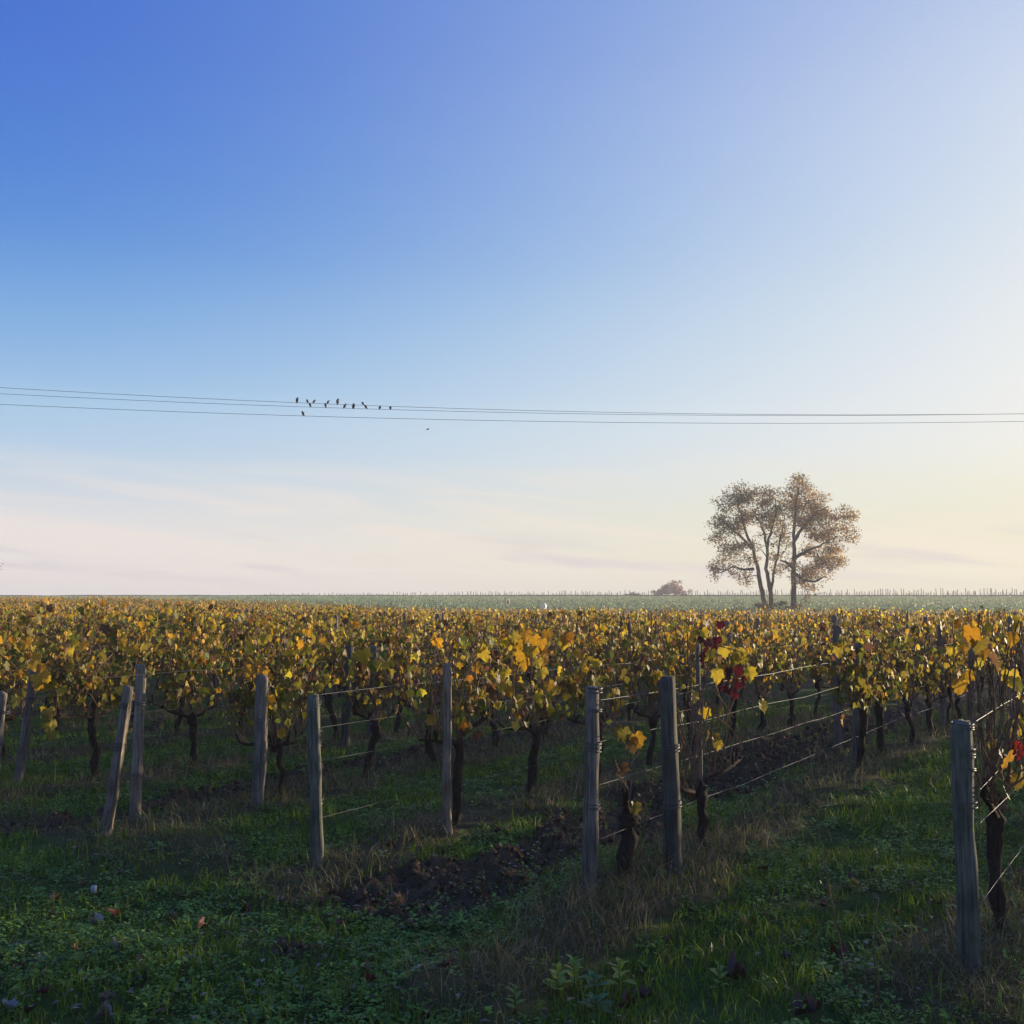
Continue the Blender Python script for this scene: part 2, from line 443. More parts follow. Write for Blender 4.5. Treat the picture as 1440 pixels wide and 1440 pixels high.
# ------------------------------------------------------------------ vine skeleton (local: x along the row, y across, z up)
def wander(r, a, b, n, amp):
    a = Vector(a); b = Vector(b)
    out = []; off = Vector((0, 0, 0))
    for i in range(n):
        f = i / (n - 1)
        if 0 < i: off = off + Vector((r.gauss(0, amp), r.gauss(0, amp), r.gauss(0, amp * .5)))
        out.append(a.lerp(b, f) + off * (1 if i < n - 1 else .9))
    return out
def vine_skeleton(seed, canes=11, head=None, spread=.48, top=1.36):
    r = random.Random(seed)
    hz = head or r.uniform(.40, .56)
    trunk = wander(r, (0, 0, -.12), (r.gauss(0, .06), r.gauss(0, .02), hz), 8, .018)
    arms = []
    for s in (-1, 1):
        L = r.uniform(min(.16, spread * .4), spread)
        m = trunk[-1]
        e = m + Vector((s * L, r.gauss(0, .04), r.uniform(.02, .20)))
        arms.append(wander(r, m, e, 6, .022))
    cn = []
    for k in range(canes):
        a = arms[k % 2]; f = r.random()
        i = min(int(f * 5), 4); s0 = a[i].lerp(a[i + 1], f * 5 - i)
        tz = min(top + r.gauss(-.08, .12), top + .12)
        e = Vector((s0.x + r.gauss(0, .20) + (.1 if k % 2 else -.1), r.gauss(0, .10), tz))
        if r.random() < .38:          # cane that arches over and hangs
            m = Vector((s0.x + r.gauss(0, .2), r.gauss(0, .12), r.uniform(.85, 1.15)))
            e = m + Vector((r.gauss(0, .25), r.gauss(0, .14), -r.uniform(.1, .45)))
            c = wander(r, s0, m, 5, .02) + wander(r, m, e, 4, .02)[1:]
        else:
            c = wander(r, s0, e, 7, .020)
            if r.random() < .35: c.append(c[-1] + Vector((r.gauss(0, .16), r.gauss(0, .14), -r.uniform(.05, .25))))
        for q in c: q.z = min(q.z, top + .16)
        cn.append(c)
    return r, trunk, arms, cn
def trunk_mesh(r, trunk, arms, lod=0):
    mb = MB(); sides = 8 if lod == 0 else 5
    n = len(trunk); st = random.getstate(); random.seed(r.random())
    rad = [.029 + .012 * (i == 0) + .010 * (i == n - 1) + r.uniform(-.006, .011) for i in range(n)]
    mb.tube(trunk, rad, sides, rough=.5)
    mb.tube([trunk[-1] - Vector((0, 0, .06)), trunk[-1], trunk[-1] + Vector((.01, 0, .05))], [.030, .046, .016], sides, rough=.6)
    for a in arms: mb.tube(a, [.021, .017, .016, .012, .013, .006], max(4, sides - 2), rough=.6)
    if lod == 0:
        for k in range(7):
            b = arms[k % 2][r.randint(1, 5)]
            mb.tube([b, b + Vector((r.gauss(0, .03), r.gauss(0, .03), r.uniform(.05, .12)))], [.012, .007], 5)
    random.setstate(st)
    return mb.mesh('trunk', M_BARK, lod > 0)
def canes_mesh(r, cn, lod=0):
    mb = MB()
    for c in cn:
        n = len(c); q = .0055 if lod == 0 else .007
        mb.tube(c, [q * (1 - .5 * i / n) for i in range(n)], 5 if lod == 0 else 3, cap=False)
        if lod == 0 and r.random() < .7:    # side shoot
            s = c[r.randint(1, n - 1)]
            mb.tube(wander(r, s, s + Vector((r.gauss(0, .14), r.gauss(0, .12), r.uniform(-.12, .22))), 4, .02), .0025, 4, cap=False)
    return mb.mesh('canes', M_CANE)
def leaf_spots(r, cn, count, zlo, zhi, bias, size=(.085, .15)):
    out = []
    cl = [(r.choice(cn), r.random()) for _ in range(max(4, count // 7))]
    while len(out) < count:
        c, f = cl[r.randrange(len(cl))] if r.random() < .6 else (r.choice(cn), r.random())
        f = min(max(f + r.gauss(0, .08), .1), .999) * (len(c) - 1); i = int(f)
        q = c[i].lerp(c[min(i + 1, len(c) - 1)], f - i)
        if not (zlo < q.z < zhi + .1):
            if r.random() < .93: continue
        q = q + Vector((r.gauss(0, .05), r.gauss(0, .055), r.gauss(0, .04)))
        h = (q.z - zlo) / (zhi - zlo)
        out.append((q, leaf_pose(r), r.uniform(*size), pick_col(r, h, bias)))
    return out
def foliage_arrays(r, spots, lod):
    mb = MB()
    for q, B, s, c in spots:
        V, T = r.choice(LEAF1) if lod == 1 else LEAF2
        W = (V * s) @ np.array(B.transposed()) + np.array(q)
        mb.add(W, T, None, jit(PAL[c], .25, r))
    return mb

# ------------------------------------------------------------------ lay the vineyard out
ROTZ = math.atan2(CR, SR)                # local x along the row
def ang_px(x, y): return 720 + 1440 * x / max(y, .1)
vines = []                                # (dist, row index, p, t, x, y, px)
def row_vines(ri, p):
    if ri == 0: ts = [5.65] + list(np.arange(6.7, 140, 1.06))
    elif ri == 1: ts = [5.43, 6.48] + list(np.arange(10.2, 140, 1.05))
    elif ri == 2: ts = [6.11, 7.15] + list(np.arange(8.2, 140, 1.05))
    elif ri == 3: ts = list(np.arange(6.2, 150, 1.05))
    else: ts = list(np.arange(5.7 + random.uniform(-.2, .4), 170, 1.05))
    return ts
for ri, p in enumerate(ROW_P + ROW_P_RIGHT):
    right = ri >= len(ROW_P)
    for t in row_vines(ri, p):
        tt = t + (random.uniform(-.08, .08) if not (ri < 3 and t < 8) else 0); pp = p + random.gauss(0, .02)
        x, y = xy(pp, tt)
        if y > far_edge(x) or y < .5: continue
        px = ang_px(x, y); d = math.hypot(x, y)
        if not right and random.random() < .04 and d > 13: continue
        infr = -60 < px < 1490 and y > 2
        if not infr and d > 46: continue
        vines.append((d, ri, pp, tt, x, y, px, infr))
vines.sort()
seen = [v for v in vines if v[7]]
SINGLE = seen[:290]; single_ids = set(map(id, SINGLE))
NEAR = [v for v in SINGLE if v[0] < 12.6]
ORD = ['first', 'second', 'third', 'fourth', 'fifth', 'sixth', 'seventh', 'eighth', 'ninth', 'tenth', 'eleventh', 'twelfth']
ROW_DESC = {0: 'row of the mossy round post', 1: 'row of the wire-wrapped grey post',
            2: 'row of the brown-topped post', 3: 'row of the leaning split post', 4: 'row behind the leaning split post'}
def density(px, d):
    return float(np.interp(px, [0, 500, 900, 1440], [1.0, .95, .62, .55]))
row_count = {}
nleaf = 0
def near_vine(v):
    global nleaf
    d, ri, p, t, x, y, px, _ = v
    k = row_count.get(ri, 0); row_count[ri] = k + 1
    seed = 1000 + ri * 50 + k
    canes, cnt, zlo, bias = 25, int(112 * density(px, d)), .76, .45
    look = 'gold and olive leaves'
    if ri == 1 and k == 0: canes, cnt, look = 3, 3, 'bare thick trunk'
    elif ri == 1 and k == 1: canes, cnt, look = 22, 8, 'dark red leaves'
    elif ri == 0: canes, cnt, bias, look = 30, 16, .1, 'bare canes and few golden leaves'
    elif ri == 2 and k == 0: canes, cnt, bias, look = 27, 66, .45, 'two spread arms'
    elif ri == 2 and k == 1: canes, cnt, bias, look = 27, 70, .25, 'a bright yellow leaf cluster'
    elif ri == 1: canes, cnt, zlo, bias, look = 22, 160, .42, .70, 'dense hanging olive leaves'
    elif ri == 3: bias = .55; look = 'green gold leaves'
    elif ri >= 4: cnt = int(cnt * 1.1); bias = .5; look = 'gold and olive leaves'
    r, trunk, arms, cn = vine_skeleton(seed, canes, spread=.09 if (ri == 1 and k == 0) else .48, top=1.38 if ri else 1.42)
    if ri == 1 and k == 0:
        trunk = [Vector(q) for q in ((0, 0, -.12), (.012, .004, .03), (-.012, .012, .14), (.016, -.006, .25), (.002, .006, .33), (.008, 0, .38))]
        arms = [[trunk[-1] + Vector((s * .012 * i, .004 * i * s, .022 * i)) for i in range(6)] for s in (-1, 1)]
        cn = [[a[3], a[5] + Vector((.02, 0, .05)), a[5] + Vector((.06 * q, .03, .16)), a[5] + Vector((.14 * q, .0, .24))] for a, q in zip(arms, (-1, 1))]
    rdesc = ROW_DESC.get(ri) or ORD[ri - 4] + ' row behind the leaning split post'
    lab = '%s grapevine of the %s, %s' % (ORD[min(k, 11)], rdesc, look)
    root = thing('grapevine', lab, 'grapevine', (x, y, float(H(x, y))), ROTZ, 'grapevines along the near trellis rows')
    tk = link('trunk', trunk_mesh(r, trunk, arms), root)
    if ri == 1 and k == 0: tk.scale = (1.4, 1.4, 1.0)
    for c in cn: link('cane', canes_mesh(r, [c]), root)
    sp = leaf_spots(r, cn, int(cnt * .5), zlo, 1.40, bias, (.072, .115)) if cnt > 3 else []
    if cnt > 20:
        small = leaf_spots(r, cn, int(cnt * 1.35), zlo - .08, 1.40, bias + .12, (.045, .078))
        link('small_foliage', foliage_arrays(r, small, 1).mesh('small_foliage', M_LEAF), root, kind='stuff')
    for q, B, s, c in sp:
        o = link('leaf', LEAF_MESH[c, r.randrange(6)], root, q)
        o.rotation_euler = B.to_euler(); s *= .95; o.scale = (s, s, s); nleaf += 1
    return root
near_roots = {}
for v in NEAR:
    key = (v[1], row_count.get(v[1], 0)); near_roots[key] = near_vine(v)

# leaves that stand out in the photograph, hung on the vine they grow on
def extra_leaf(key, px, py, d, col, size, flat=0.0):
    global nleaf
    w = at_depth(px, py, d)
    root = near_roots[key] if key else min(near_roots.values(), key=lambda o: (o.location.xy - w.xy).length)
    M = Matrix.Translation(root.location) @ Matrix.Rotation(ROTZ, 4, 'Z')
    q = M.inverted() @ w
    az = random.gauss(-2.3, .45); el = random.uniform(-.1, .5)
    B = leaf_basis((math.cos(az) * math.cos(el), math.sin(az) * math.cos(el), math.sin(el)), (random.gauss(0, .25), random.gauss(0, .2), -1))
    o = link('leaf', LEAF_MESH[col, random.randrange(6)], root, q + Vector((0, 0, size * .5)))
    o.rotation_euler = B.to_euler(); o.scale = (size,) * 3; nleaf += 1
K_RED, K_GOLD, K_RIGHT = (1, 1), (2, 1), (0, 0)
for px, py in [(985, 888), (992, 880), (1000, 893), (995, 905), (1004, 912), (990, 925), (1013, 880), (1008, 902), (984, 900), (998, 920)]:
    extra_leaf(K_RED, px, py, 7.0 + random.uniform(-.1, .1), 'darkred', random.uniform(.05, .085))
for px, py in [(1022, 955), (1032, 960), (1028, 972), (1040, 965), (1018, 970), (1035, 980), (1046, 955), (1025, 945), (1012, 958), (1040, 945)]:
    extra_leaf(K_RED, px, py, 7.15 + random.uniform(-.1, .1), 'darkred', random.uniform(.05, .08))
for px, py, c, s in [(1009, 952, 'yellow', .105), (1052, 950, 'gold', .11), (993, 1004, 'gold', .10), (1071, 994, 'yellow', .105), (1003, 1042, 'olive', .10),
                     (996, 1036, 'olive', .09), (1010, 1048, 'yellow', .09), (1000, 922, 'yellow', .11), (1017, 918, 'yellow', .09), (1037, 922, 'yellow', .11),
                     (1044, 925, 'gold', .10), (986, 893, 'gold', .09), (968, 898, 'gold', .09), (967, 1108, 'amber', .09), (973, 1118, 'brown', .08), (1030, 930, 'olive', .1)]:
    extra_leaf(K_RED, px, py, 6.9, c, s * .85)
for px, py, c in [(893, 1043, 'amber'), (876, 1035, 'olive'), (869, 1032, 'olive'), (887, 1050, 'tan'), (872, 1085, 'brown'), (892, 1138, 'olive')]:
    extra_leaf((1, 0), px, py, 6.0, c, random.uniform(.075, .10))
for px, py, c, s in [(704, 895, 'amber', .09), (709, 905, 'gold', .09), (722, 898, 'yellow', .09), (738, 893, 'gold', .11), (728, 908, 'gold', .1), (737, 903, 'yellow', .09),
                     (751, 903, 'gold', .11), (763, 906, 'gold', .09), (769, 893, 'amber', .09), (748, 918, 'gold', .1), (759, 920, 'amber', .11), (735, 925, 'gold', .1),
                     (738, 935, 'gold', .1), (763, 930, 'gold', .1), (755, 932, 'yellow', .09), (761, 948, 'yellow', .10), (731, 918, 'yellow', .09), (797, 900, 'amber', .13),
                     (795, 908, 'gold', .1), (771, 966, 'gold', .1), (707, 970, 'yellow', .1), (713, 975, 'gold', .09), (724, 990, 'gold', .13), (757, 983, 'olive', .1),
                     (767, 985, 'olive', .1), (741, 968, 'tan', .08), (712, 948, 'gold', .09), (725, 1022, 'yellow', .08), (800, 880, 'amber', .07), (812, 922, 'amber', .08)]:
    extra_leaf(K_GOLD, px, py, 7.6 + random.uniform(-.15, .15), c, s * .88)
for px, py, c, s in [(1323, 885, 'gold', .075), (1341, 874, 'gold', .07), (1347, 878, 'amber', .06), (1350, 903, 'yellow', .09), (1356, 910, 'gold', .08), (1356, 926, 'gold', .07),
                     (1382, 920, 'amber', .07), (1372, 936, 'yellow', .06), (1377, 936, 'yellow', .055), (1358, 955, 'amber', .10), (1352, 968, 'gold', .09), (1403, 940, 'olive', .075),
                     (1422, 880, 'gold', .10), (1430, 890, 'gold', .10), (1425, 900, 'gold', .08), (1421, 955, 'yellow', .10), (1428, 965, 'yellow', .10), (1412, 960, 'olive', .07),
                     (1424, 1054, 'scarlet', .085), (1408, 1062, 'darkred', .07), (1430, 1062, 'scarlet', .07), (1376, 1097, 'olive', .07), (1437, 1090, 'yellow', .09), (1432, 1100, 'olive', .09),
                     (1338, 918, 'yellow', .06), (1362, 890, 'olive', .07), (1390, 885, 'olive', .06), (1346, 950, 'amber', .07)]:
    extra_leaf(K_RIGHT, px, py, 5.2 + random.uniform(-.15, .15), c, s * .92)

for px, py, c in [(60, 950, 'gold'), (50, 956, 'yellow'), (68, 956, 'gold'), (72, 966, 'gold'), (45, 938, 'gold'), (88, 972, 'yellow'), (30, 976, 'olive'), (20, 986, 'yellow'), (62, 1000, 'yellow'), (70, 1010, 'olive'), (75, 1020, 'yellow'),
                  (65, 1022, 'olive'), (72, 1030, 'yellow'), (78, 1036, 'olive'), (52, 925, 'gold'), (38, 905, 'gold'), (102, 918, 'yellow'), (66, 1004, 'olive'), (56, 965, 'gold'), (58, 940, 'amber'), (120, 908, 'amber'), (170, 905, 'gold'), (186, 915, 'gold'), (202, 912, 'yellow')]:
    extra_leaf(None, px, py, 8.9 + random.uniform(-.2, .2), c, random.uniform(.07, .105))
for px, py, c in [(346, 944, 'amber'), (358, 942, 'gold'), (352, 952, 'amber'), (364, 938, 'amber'), (370, 946, 'gold'), (150, 982, 'olive'), (166, 972, 'yellow'), (340, 990, 'yellow'), (336, 996, 'olive'), (398, 955, 'olive'), (402, 962, 'olive'),
                  (410, 972, 'olive'), (396, 970, 'yellow'), (420, 965, 'olive'), (455, 958, 'olive'), (448, 968, 'olive'), (404, 982, 'olive'), (350, 915, 'gold'), (376, 900, 'yellow'), (310, 920, 'gold')]:
    extra_leaf(None, px, py, 8.7 + random.uniform(-.2, .2), c, random.uniform(.07, .10))

# the rest of the single vines: copies of a few kinds that share meshes
PROTO = []
for k in range(12):
    sparse = k >= 7
    r, trunk, arms, cn = vine_skeleton(300 + k, 26 if sparse else 19)
    sp = leaf_spots(r, cn, 150 if sparse else 330, .62, 1.38, .15 if sparse else .36, (.045, .092))
    PROTO.append((trunk_mesh(r, trunk, arms, 1), canes_mesh(r, cn, 1), foliage_arrays(r, sp, 1).mesh('foliage', M_LEAF)))
near_set = set(map(id, NEAR))
for v in SINGLE:
    if id(v) in near_set: continue
    d, ri, p, t, x, y, px, _ = v
    dens = density(px, d)
    sparse = random.random() > (dens - .45) / .55
    k = random.randrange(7, 12) if sparse else random.randrange(7)
    rd = ROW_DESC.get(ri)
    look = 'thin-leaved, cane-filled' if sparse else 'leafy gold and olive'
    if rd: lab = '%s grapevine further along the %s' % (look, rd)
    elif ri - 3 <= 12: lab = '%s grapevine in the %s row behind the leaning split post' % (look, ORD[ri - 4])
    else: lab = '%s grapevine deep in the massed rows behind the posts' % look
    rd = rd or (ORD[ri - 4] + ' row behind' if ri - 3 <= 12 else 'massed rows')
    root = thing('grapevine', lab, 'grapevine', (x, y, float(H(x, y))), ROTZ + (math.pi if random.random() < .5 else 0),
                 ('sparse' if sparse else 'leafy') + ' grapevines, ' + rd)
    s = .97 + .22 * (float(vnoise(x * .55 + 40, y * .55)) - .5) + random.uniform(-.06, .07); root.scale = (1, 1, s)
    for nm, me in zip(('trunk', 'canes', 'foliage'), PROTO[k]):
        o = link(nm, me, root)
        if nm == 'foliage': o['kind'] = 'stuff'

# all remaining vines: one mass
def far_template(seed, nl, nc, size):
    r, trunk, arms, cn = vine_skeleton(seed, 12)
    sp = leaf_spots(r, cn, nl, .64, 1.38, .02, size)
    mb = foliage_arrays(r, sp, 2); V, T, Q, C = mb.arrays()
    b = MB()
    b.tube([trunk[0], trunk[3], trunk[-1], trunk[-1] + Vector((0, 0, .1))], [.05, .042, .05, .02], 4, C=(.03, .022, .017), cap=False)
    for c in cn[:nc]: b.tube([c[0], c[3], c[6]], .007, 3, C=(.13, .075, .05), cap=False)
    V2, T2, Q2, C2 = b.arrays()
    return V, T, C, V2, Q2, C2
def build_mass():
    lists = {0: [], 1: []}
    for v in vines:
        if id(v) in single_ids: continue
        lists[0 if v[0] < 45 else 1].append(v)
    VV, TT, QQ, CC = [], [], [], []; n = 0
    for lod, L in lists.items():
        temps = [far_template(700 + 10 * lod + k, (190, 100)[lod], (10, 7)[lod], ((.055, .10), (.075, .14))[lod]) for k in range(6)]
        A = np.array([(v[4], v[5], v[6]) for v in L]); which = rng.integers(0, 6, len(L))
        for k in range(6):
            S = A[which == k]; m = len(S)
            if not m: continue
            V, T, C, V2, Q2, C2 = temps[k]
            base = np.concatenate([V, V2]); nv = len(base)
            flip = rng.choice([-1, 1], m); sz = .98 + .2 * (vnoise(S[:, 0] * .5 + 40, S[:, 1] * .5) - .5) + rng.uniform(-.08, .08, m)
            lx = base[None, :, 0] * flip[:, None]; ly = base[None, :, 1] * flip[:, None]; lz = base[None, :, 2] * sz[:, None]
            wx = S[:, :1] + lx * SR + ly * -CR; wy = S[:, 1:2] + lx * CR + ly * SR; wz = H0(S[:, 0], S[:, 1])[:, None] + lz
            P = np.stack([wx, wy, wz], -1).reshape(-1, 3)
            tint = rng.uniform(1.0, 1.55, (m, 1, 1)) * (1 + rng.normal(0, .05, (m, 1, 3)))
            cc = np.concatenate([C, C2])[None] * tint
            # thinner foliage to the right: drop leaves
            ids = (np.arange(m) * nv)[:, None, None]
            t = (T[None] + ids + n)
            keep = rng.random((m, len(T) // 2)) < np.interp(S[:, 2], [0, 500, 900, 1440], [1.0, .95, .75, .72])[:, None]
            t = t[np.repeat(keep, 2, axis=1)]
            TT.append(t.reshape(-1, 3)); QQ.append((Q2[None] + len(V) + ids + n).reshape(-1, 4))
            VV.append(P); CC.append(cc.reshape(-1, 3)); n += m * nv
    me = fast_mesh('vine_rows', np.concatenate(VV), np.concatenate(TT), np.concatenate(QQ), np.clip(np.concatenate(CC), 0, 1), M_LEAF)
    link('vine_rows', me, kind='stuff', label='mass of golden brown vine rows reaching to the green meadow', category='vines')
    return len(lists[0]), len(lists[1])
build_mass()

# ------------------------------------------------------------------ posts
def post_mesh(seed, h, r0, kind, mt, sink=.25):
    r = random.Random(seed); mb = MB()
    if kind == 'round': sec = [(math.cos(a) * (1 + r.uniform(-.07, .07)), math.sin(a) * (1 + r.uniform(-.07, .07))) for a in np.linspace(0, 2 * math.pi, 13)[:-1]]
    elif kind == 'split': sec = [(-1, -.55), (-.45, -.85), (.3, -.9), (.95, -.6), (1.02, .1), (.8, .62), (.1, .75), (-.7, .7), (-1.05, .15)]
    else: sec = [(-.95, -.8), (0, -.92), (.92, -.82), (1.0, 0), (.9, .85), (0, .95), (-.9, .85), (-1, 0)]
    n = len(sec); zs = [-sink, 0, .12 * h, .27 * h, .42 * h, .57 * h, .72 * h, .86 * h, .97 * h, h]
    V = []; bx = by = 0
    for i, z in enumerate(zs):
        k = r0 * (1.06 - .12 * max(z, 0) / h) * (1 + r.uniform(-.05, .05)); bx += r.gauss(0, .0035); by += r.gauss(0, .0035)
        if i == len(zs) - 1: k *= .86
        for j, (a, b) in enumerate(sec):
            w = 1 + r.uniform(-.075, .075)
            V.append((a * k * w + bx, b * k * w + by, z + (r.uniform(-.008, .008) if i == len(zs) - 1 else 0)))
    Q = [(i * n + j, i * n + (j + 1) % n, (i + 1) * n + (j + 1) % n, (i + 1) * n + j) for i in range(len(zs) - 1) for j in range(n)]
    V.append((bx, by, h + .004)); o = (len(zs) - 1) * n
    T = [(o + j, o + (j + 1) % n, len(V) - 1) for j in range(n)]
    mb.add(V, T, Q); return mb.mesh('post_body', mt, kind == 'round')
def binding_mesh(seed, r0, z):
    r = random.Random(seed); mb = MB()
    for k in range(r.randint(2, 4)):
        zz = z + k * .011 + r.uniform(-.006, .006); tl = r.uniform(-.12, .12); ph = r.uniform(0, 6.3)
        P = [(math.cos(a) * r0 * 1.09, math.sin(a) * r0 * 1.09, zz + tl * r0 * math.cos(a + ph)) for a in np.linspace(0, 2 * math.pi, 17)]
        mb.tube(P, .0042, 4, cap=False)
    P = [(r0 * 1.05, 0, z), (r0 * 1.25, .01, z + .02), (r0 * 1.3, -.01, z + .05)]
    mb.tube(P, .0025, 4)
    return mb.mesh('wire_binding', M_RUSTWIRE)
def near_post(label, base, top, depth, r0, kind, mt, binds, extra=None):
    """base/top are seen points of the post; it stands at the given distance"""
    b = at_depth(base[0], base[1], depth); b.z = float(H(b.x, b.y))
    tp = at_depth(top[0], top[1], depth)
    v = tp - b; h = v.length
    root = thing('vineyard_post', label, 'post', b, 0, None)
    root.rotation_euler = Vector((0, 0, 1)).rotation_difference(v).to_euler()
    seed = int(base[0] * 7 + base[1])
    link('post_body', post_mesh(seed, h, r0, kind, mt), root)
    for i, f in enumerate(binds): link('wire_binding', binding_mesh(seed + i, r0 * (1.02 - .1 * f), f * h), root)
    if extra: extra(root, h, r0)
    return root
def pale_face(root, h, r0):
    mb = MB()
    V = [(r0 * .72, -r0 * .95, .05), (r0 * 1.12, -r0 * .5, .05), (r0 * 1.12, -r0 * .45, h * .80), (r0 * .80, -r0 * .90, h * .92), (r0 * .85, -r0 * .5, .05), (r0 * .85, -r0 * .45, h * .85)]
    mb.add(V, [(4, 1, 0), (3, 2, 5)], [(0, 1, 2, 3), (1, 4, 5, 2), (4, 0, 3, 5)])
    o = link('split_face', mb.mesh('split_face', M_WOOD_PALE), root); o['label'] = 'pale freshly split side of the post'
dep = lambda py: 1440 * EYE / (py - 838)
near_post('thick round mossy post standing alone at the start of its row', (1367, 1368), (1353, 1014), dep(1368), 0.0452, 'round', M_WOOD_MOSS, (.97, .86, .80, .66))
near_post('round grey weathered post wrapped in wire, straw at its foot', (829, 1258), (836, 967), dep(1258), 0.0426, 'round', M_WOOD_GREY, (.985, .89, .73, .70, .42))
near_post('thick dark post beside the bare stump vine', (948, 1228), (940, 952), dep(1226), 0.0505, 'round', M_WOOD_DARK, (.62, .33))
near_post('upright grey post with three wire wraps, dark soil to its right', (446, 1213), (441, 978), dep(1213), 0.0383, 'square', M_WOOD_MOSS, (.93, .76, .71, .55, .36))
near_post('slim square post with a reddish brown top', (628, 1172), (630, 933), dep(1172), 0.0313, 'square', M_WOOD_SPLIT, (.94, .3))
near_post('leaning split post with a pale sunlit face', (150, 1177), (180, 966), dep(1177), 0.0348, 'split', M_WOOD_GREY, (.86, .60, .57, .33), pale_face)
near_post('broad split post with a dark knot, behind the leaning one', (190, 1146), (199, 935), 7.95, 0.0391, 'split', M_WOOD_SPLIT, (.75, .3))
near_post('squared grey post under an orange leaf cluster', (362, 1131), (370, 950), dep(1131), 0.0470, 'square', M_WOOD_GREY, (.88, .63))
near_post('tilted thin post half hidden by hanging golden leaves', (26, 1096), (50, 932), 9.4, 0.0400, 'round', M_WOOD_GREY, (.7,))
near_post('short tilted post beside the vine with hanging golden leaves', (-12, 1130), (9, 974), 8.6, 0.0391, 'split', M_WOOD_GREY, (.8, .5))
near_post('grey post topped by gold leaves beyond the bare wires', (1205, 1082), (1209, 905), 10.3, 0.0452, 'square', M_WOOD_GREY, (.9, .5))
near_post('thin grey stake beside the red-leaved vine', (984, 1165), (981, 905), 7.5, .017, 'round', M_WOOD_GREY, ())
near_post('dark post among trunks in the row behind the slim brown-topped post', (484, 1050), (491, 906), 11.6, 0.0478, 'round', M_WOOD_DARK, (.9, .4))
near_post('weathered round post, taller than its neighbour, among shaded trunks', (522, 1040), (526, 908), 12.2, 0.0435, 'round', M_WOOD_MOSS, (.9,))
near_post('tall bluish grey post behind golden vine canes, near the mossy post', (1364, 1010), (1368, 887), 13.4, .034, 'square', M_WOOD_GREY, (.9,))
near_post('grey post in shade beneath yellow leaves, beyond the bare wires', (1178, 1050), (1176, 880), 12.0, 0.0435, 'square', M_WOOD_GREY, (.8,))

MIDP = [(post_mesh(900 + k, h, r, kd, m)) for k, (h, r, kd, m) in enumerate([(1.38, .045, 'round', M_WOOD_GREY), (1.32, .042, 'square', M_WOOD_SPLIT), (1.42, .040, 'split', M_WOOD_SPLIT), (1.36, .045, 'round', M_WOOD_MOSS)])]
nposts = 0
for ri, p in enumerate(ROW_P):
    t = 5 + (6.3 if ri > 4 else 9.5) + random.uniform(-.5, 2)
    while t < 150:
        x, y = xy(p, t); px = ang_px(x, y)
        if y < far_edge(x) - .5 and -20 < px < 1460 and 12.5 < y < 62 and nposts < 150:
            o = thing('vineyard_post', ('slender weathered post in the %s row behind the leaning split post' % ORD[ri - 4]) if 4 <= ri <= 15 else 'slender weathered post among the massed far vine rows' if ri > 15 else 'slender weathered post further along the %s' % ROW_DESC[ri], 'post', (x, y, float(H(x, y))), random.uniform(0, 6), 'posts in the vine rows', random.choice(MIDP))
            o.rotation_euler.x = random.gauss(0, .03); o.rotation_euler.y = random.gauss(0, .03); nposts += 1
        t += 6.3

# ------------------------------------------------------------------ trellis wires
WZ = (1.12, .88, .66, .37)
WNAME = ('topmost', 'second highest', 'second lowest', 'lowest')
for ri in range(6):
    p = ROW_P[ri]; t0 = ROW_T0.get(ri, 5.2)
    for wi, z in enumerate(WZ):
        P = []; t = t0; te = min(44, 40)
        r = random.Random(ri * 9 + wi); zz = z + r.uniform(-.04, .04)
        while t < te:
            x, y = xy(p + r.gauss(0, .008), t); sag = -.02 * math.sin(math.pi * ((t - t0) % 6.3) / 6.3)
            P.append((x, y, float(H0(x, y)) + zz + sag + r.gauss(0, .006)))
            t += .7 if t < 14 else 1.4
        mb = MB(); mb.tube(P, (.0011 if wi else .0016), 5, cap=False)
        thing('trellis_wire', '%s trellis wire of the %s' % (WNAME[wi], ROW_DESC.get(ri, 'row behind that, left of the leaning post')), 'wire', me=mb.mesh('trellis_wire', M_WIRE if ri < 3 else M_RUSTWIRE))
mb = MB(); mb.tube([at_depth(821, 1050, 5.85), at_depth(806, 1130, 5.7), on_ground(790, 1222)], .0022, 5)
thing('anchor_wire', 'slanting anchor wire from the grey round post to the ground', 'wire', me=mb.mesh('anchor_wire', M_WIRE))

# ------------------------------------------------------------------ grass, straw, weeds
def scatter(n, y0, y1, power=1.0, margin=1.12):
    """points in the view wedge, denser near the camera"""
    f = rng.random(n)
    y = (y0 ** (2 - power) + f * (y1 ** (2 - power) - y0 ** (2 - power))) ** (1 / (2 - power)) if power != 2 else y0 * (y1 / y0) ** f
    x = (rng.random(n) * 2 - 1) * (.5 * margin * y + .35)
    return x, y
def blades(x, y, h, w, lean, C, segs=2):
    n = len(x); z = H(x, y) - .008
    az = rng.random(n) * 6.283; fx, fy = np.cos(az), np.sin(az)
    la = rng.random(n) * 6.283; lx, ly = np.cos(la) * lean, np.sin(la) * lean
    V = []; ks = [0, .55, 1] if segs == 2 else [0, .4, .75, 1]
    for k in ks:
        cx = x + lx * h * k * k; cy = y + ly * h * k * k; cz = z + h * (k - .35 * lean * k * k)
        if k < 1:
            ww = w * (1 - .45 * k) * .5
            V.append(np.stack([cx - fx * ww, cy - fy * ww, cz], -1)); V.append(np.stack([cx + fx * ww, cy + fy * ww, cz], -1))
        else: V.append(np.stack([cx, cy, cz], -1))
    m = len(V); V = np.stack(V, 1).reshape(-1, 3); o = (np.arange(n) * m)[:, None]
    Q = np.concatenate([o + np.array([[2 * i, 2 * i + 1, 2 * i + 3, 2 * i + 2]]) for i in range((m - 3) // 2)])
    T = o + np.array([[m - 3, m - 2, m - 1]])
    return V, T, Q, np.repeat(C, m, axis=0)
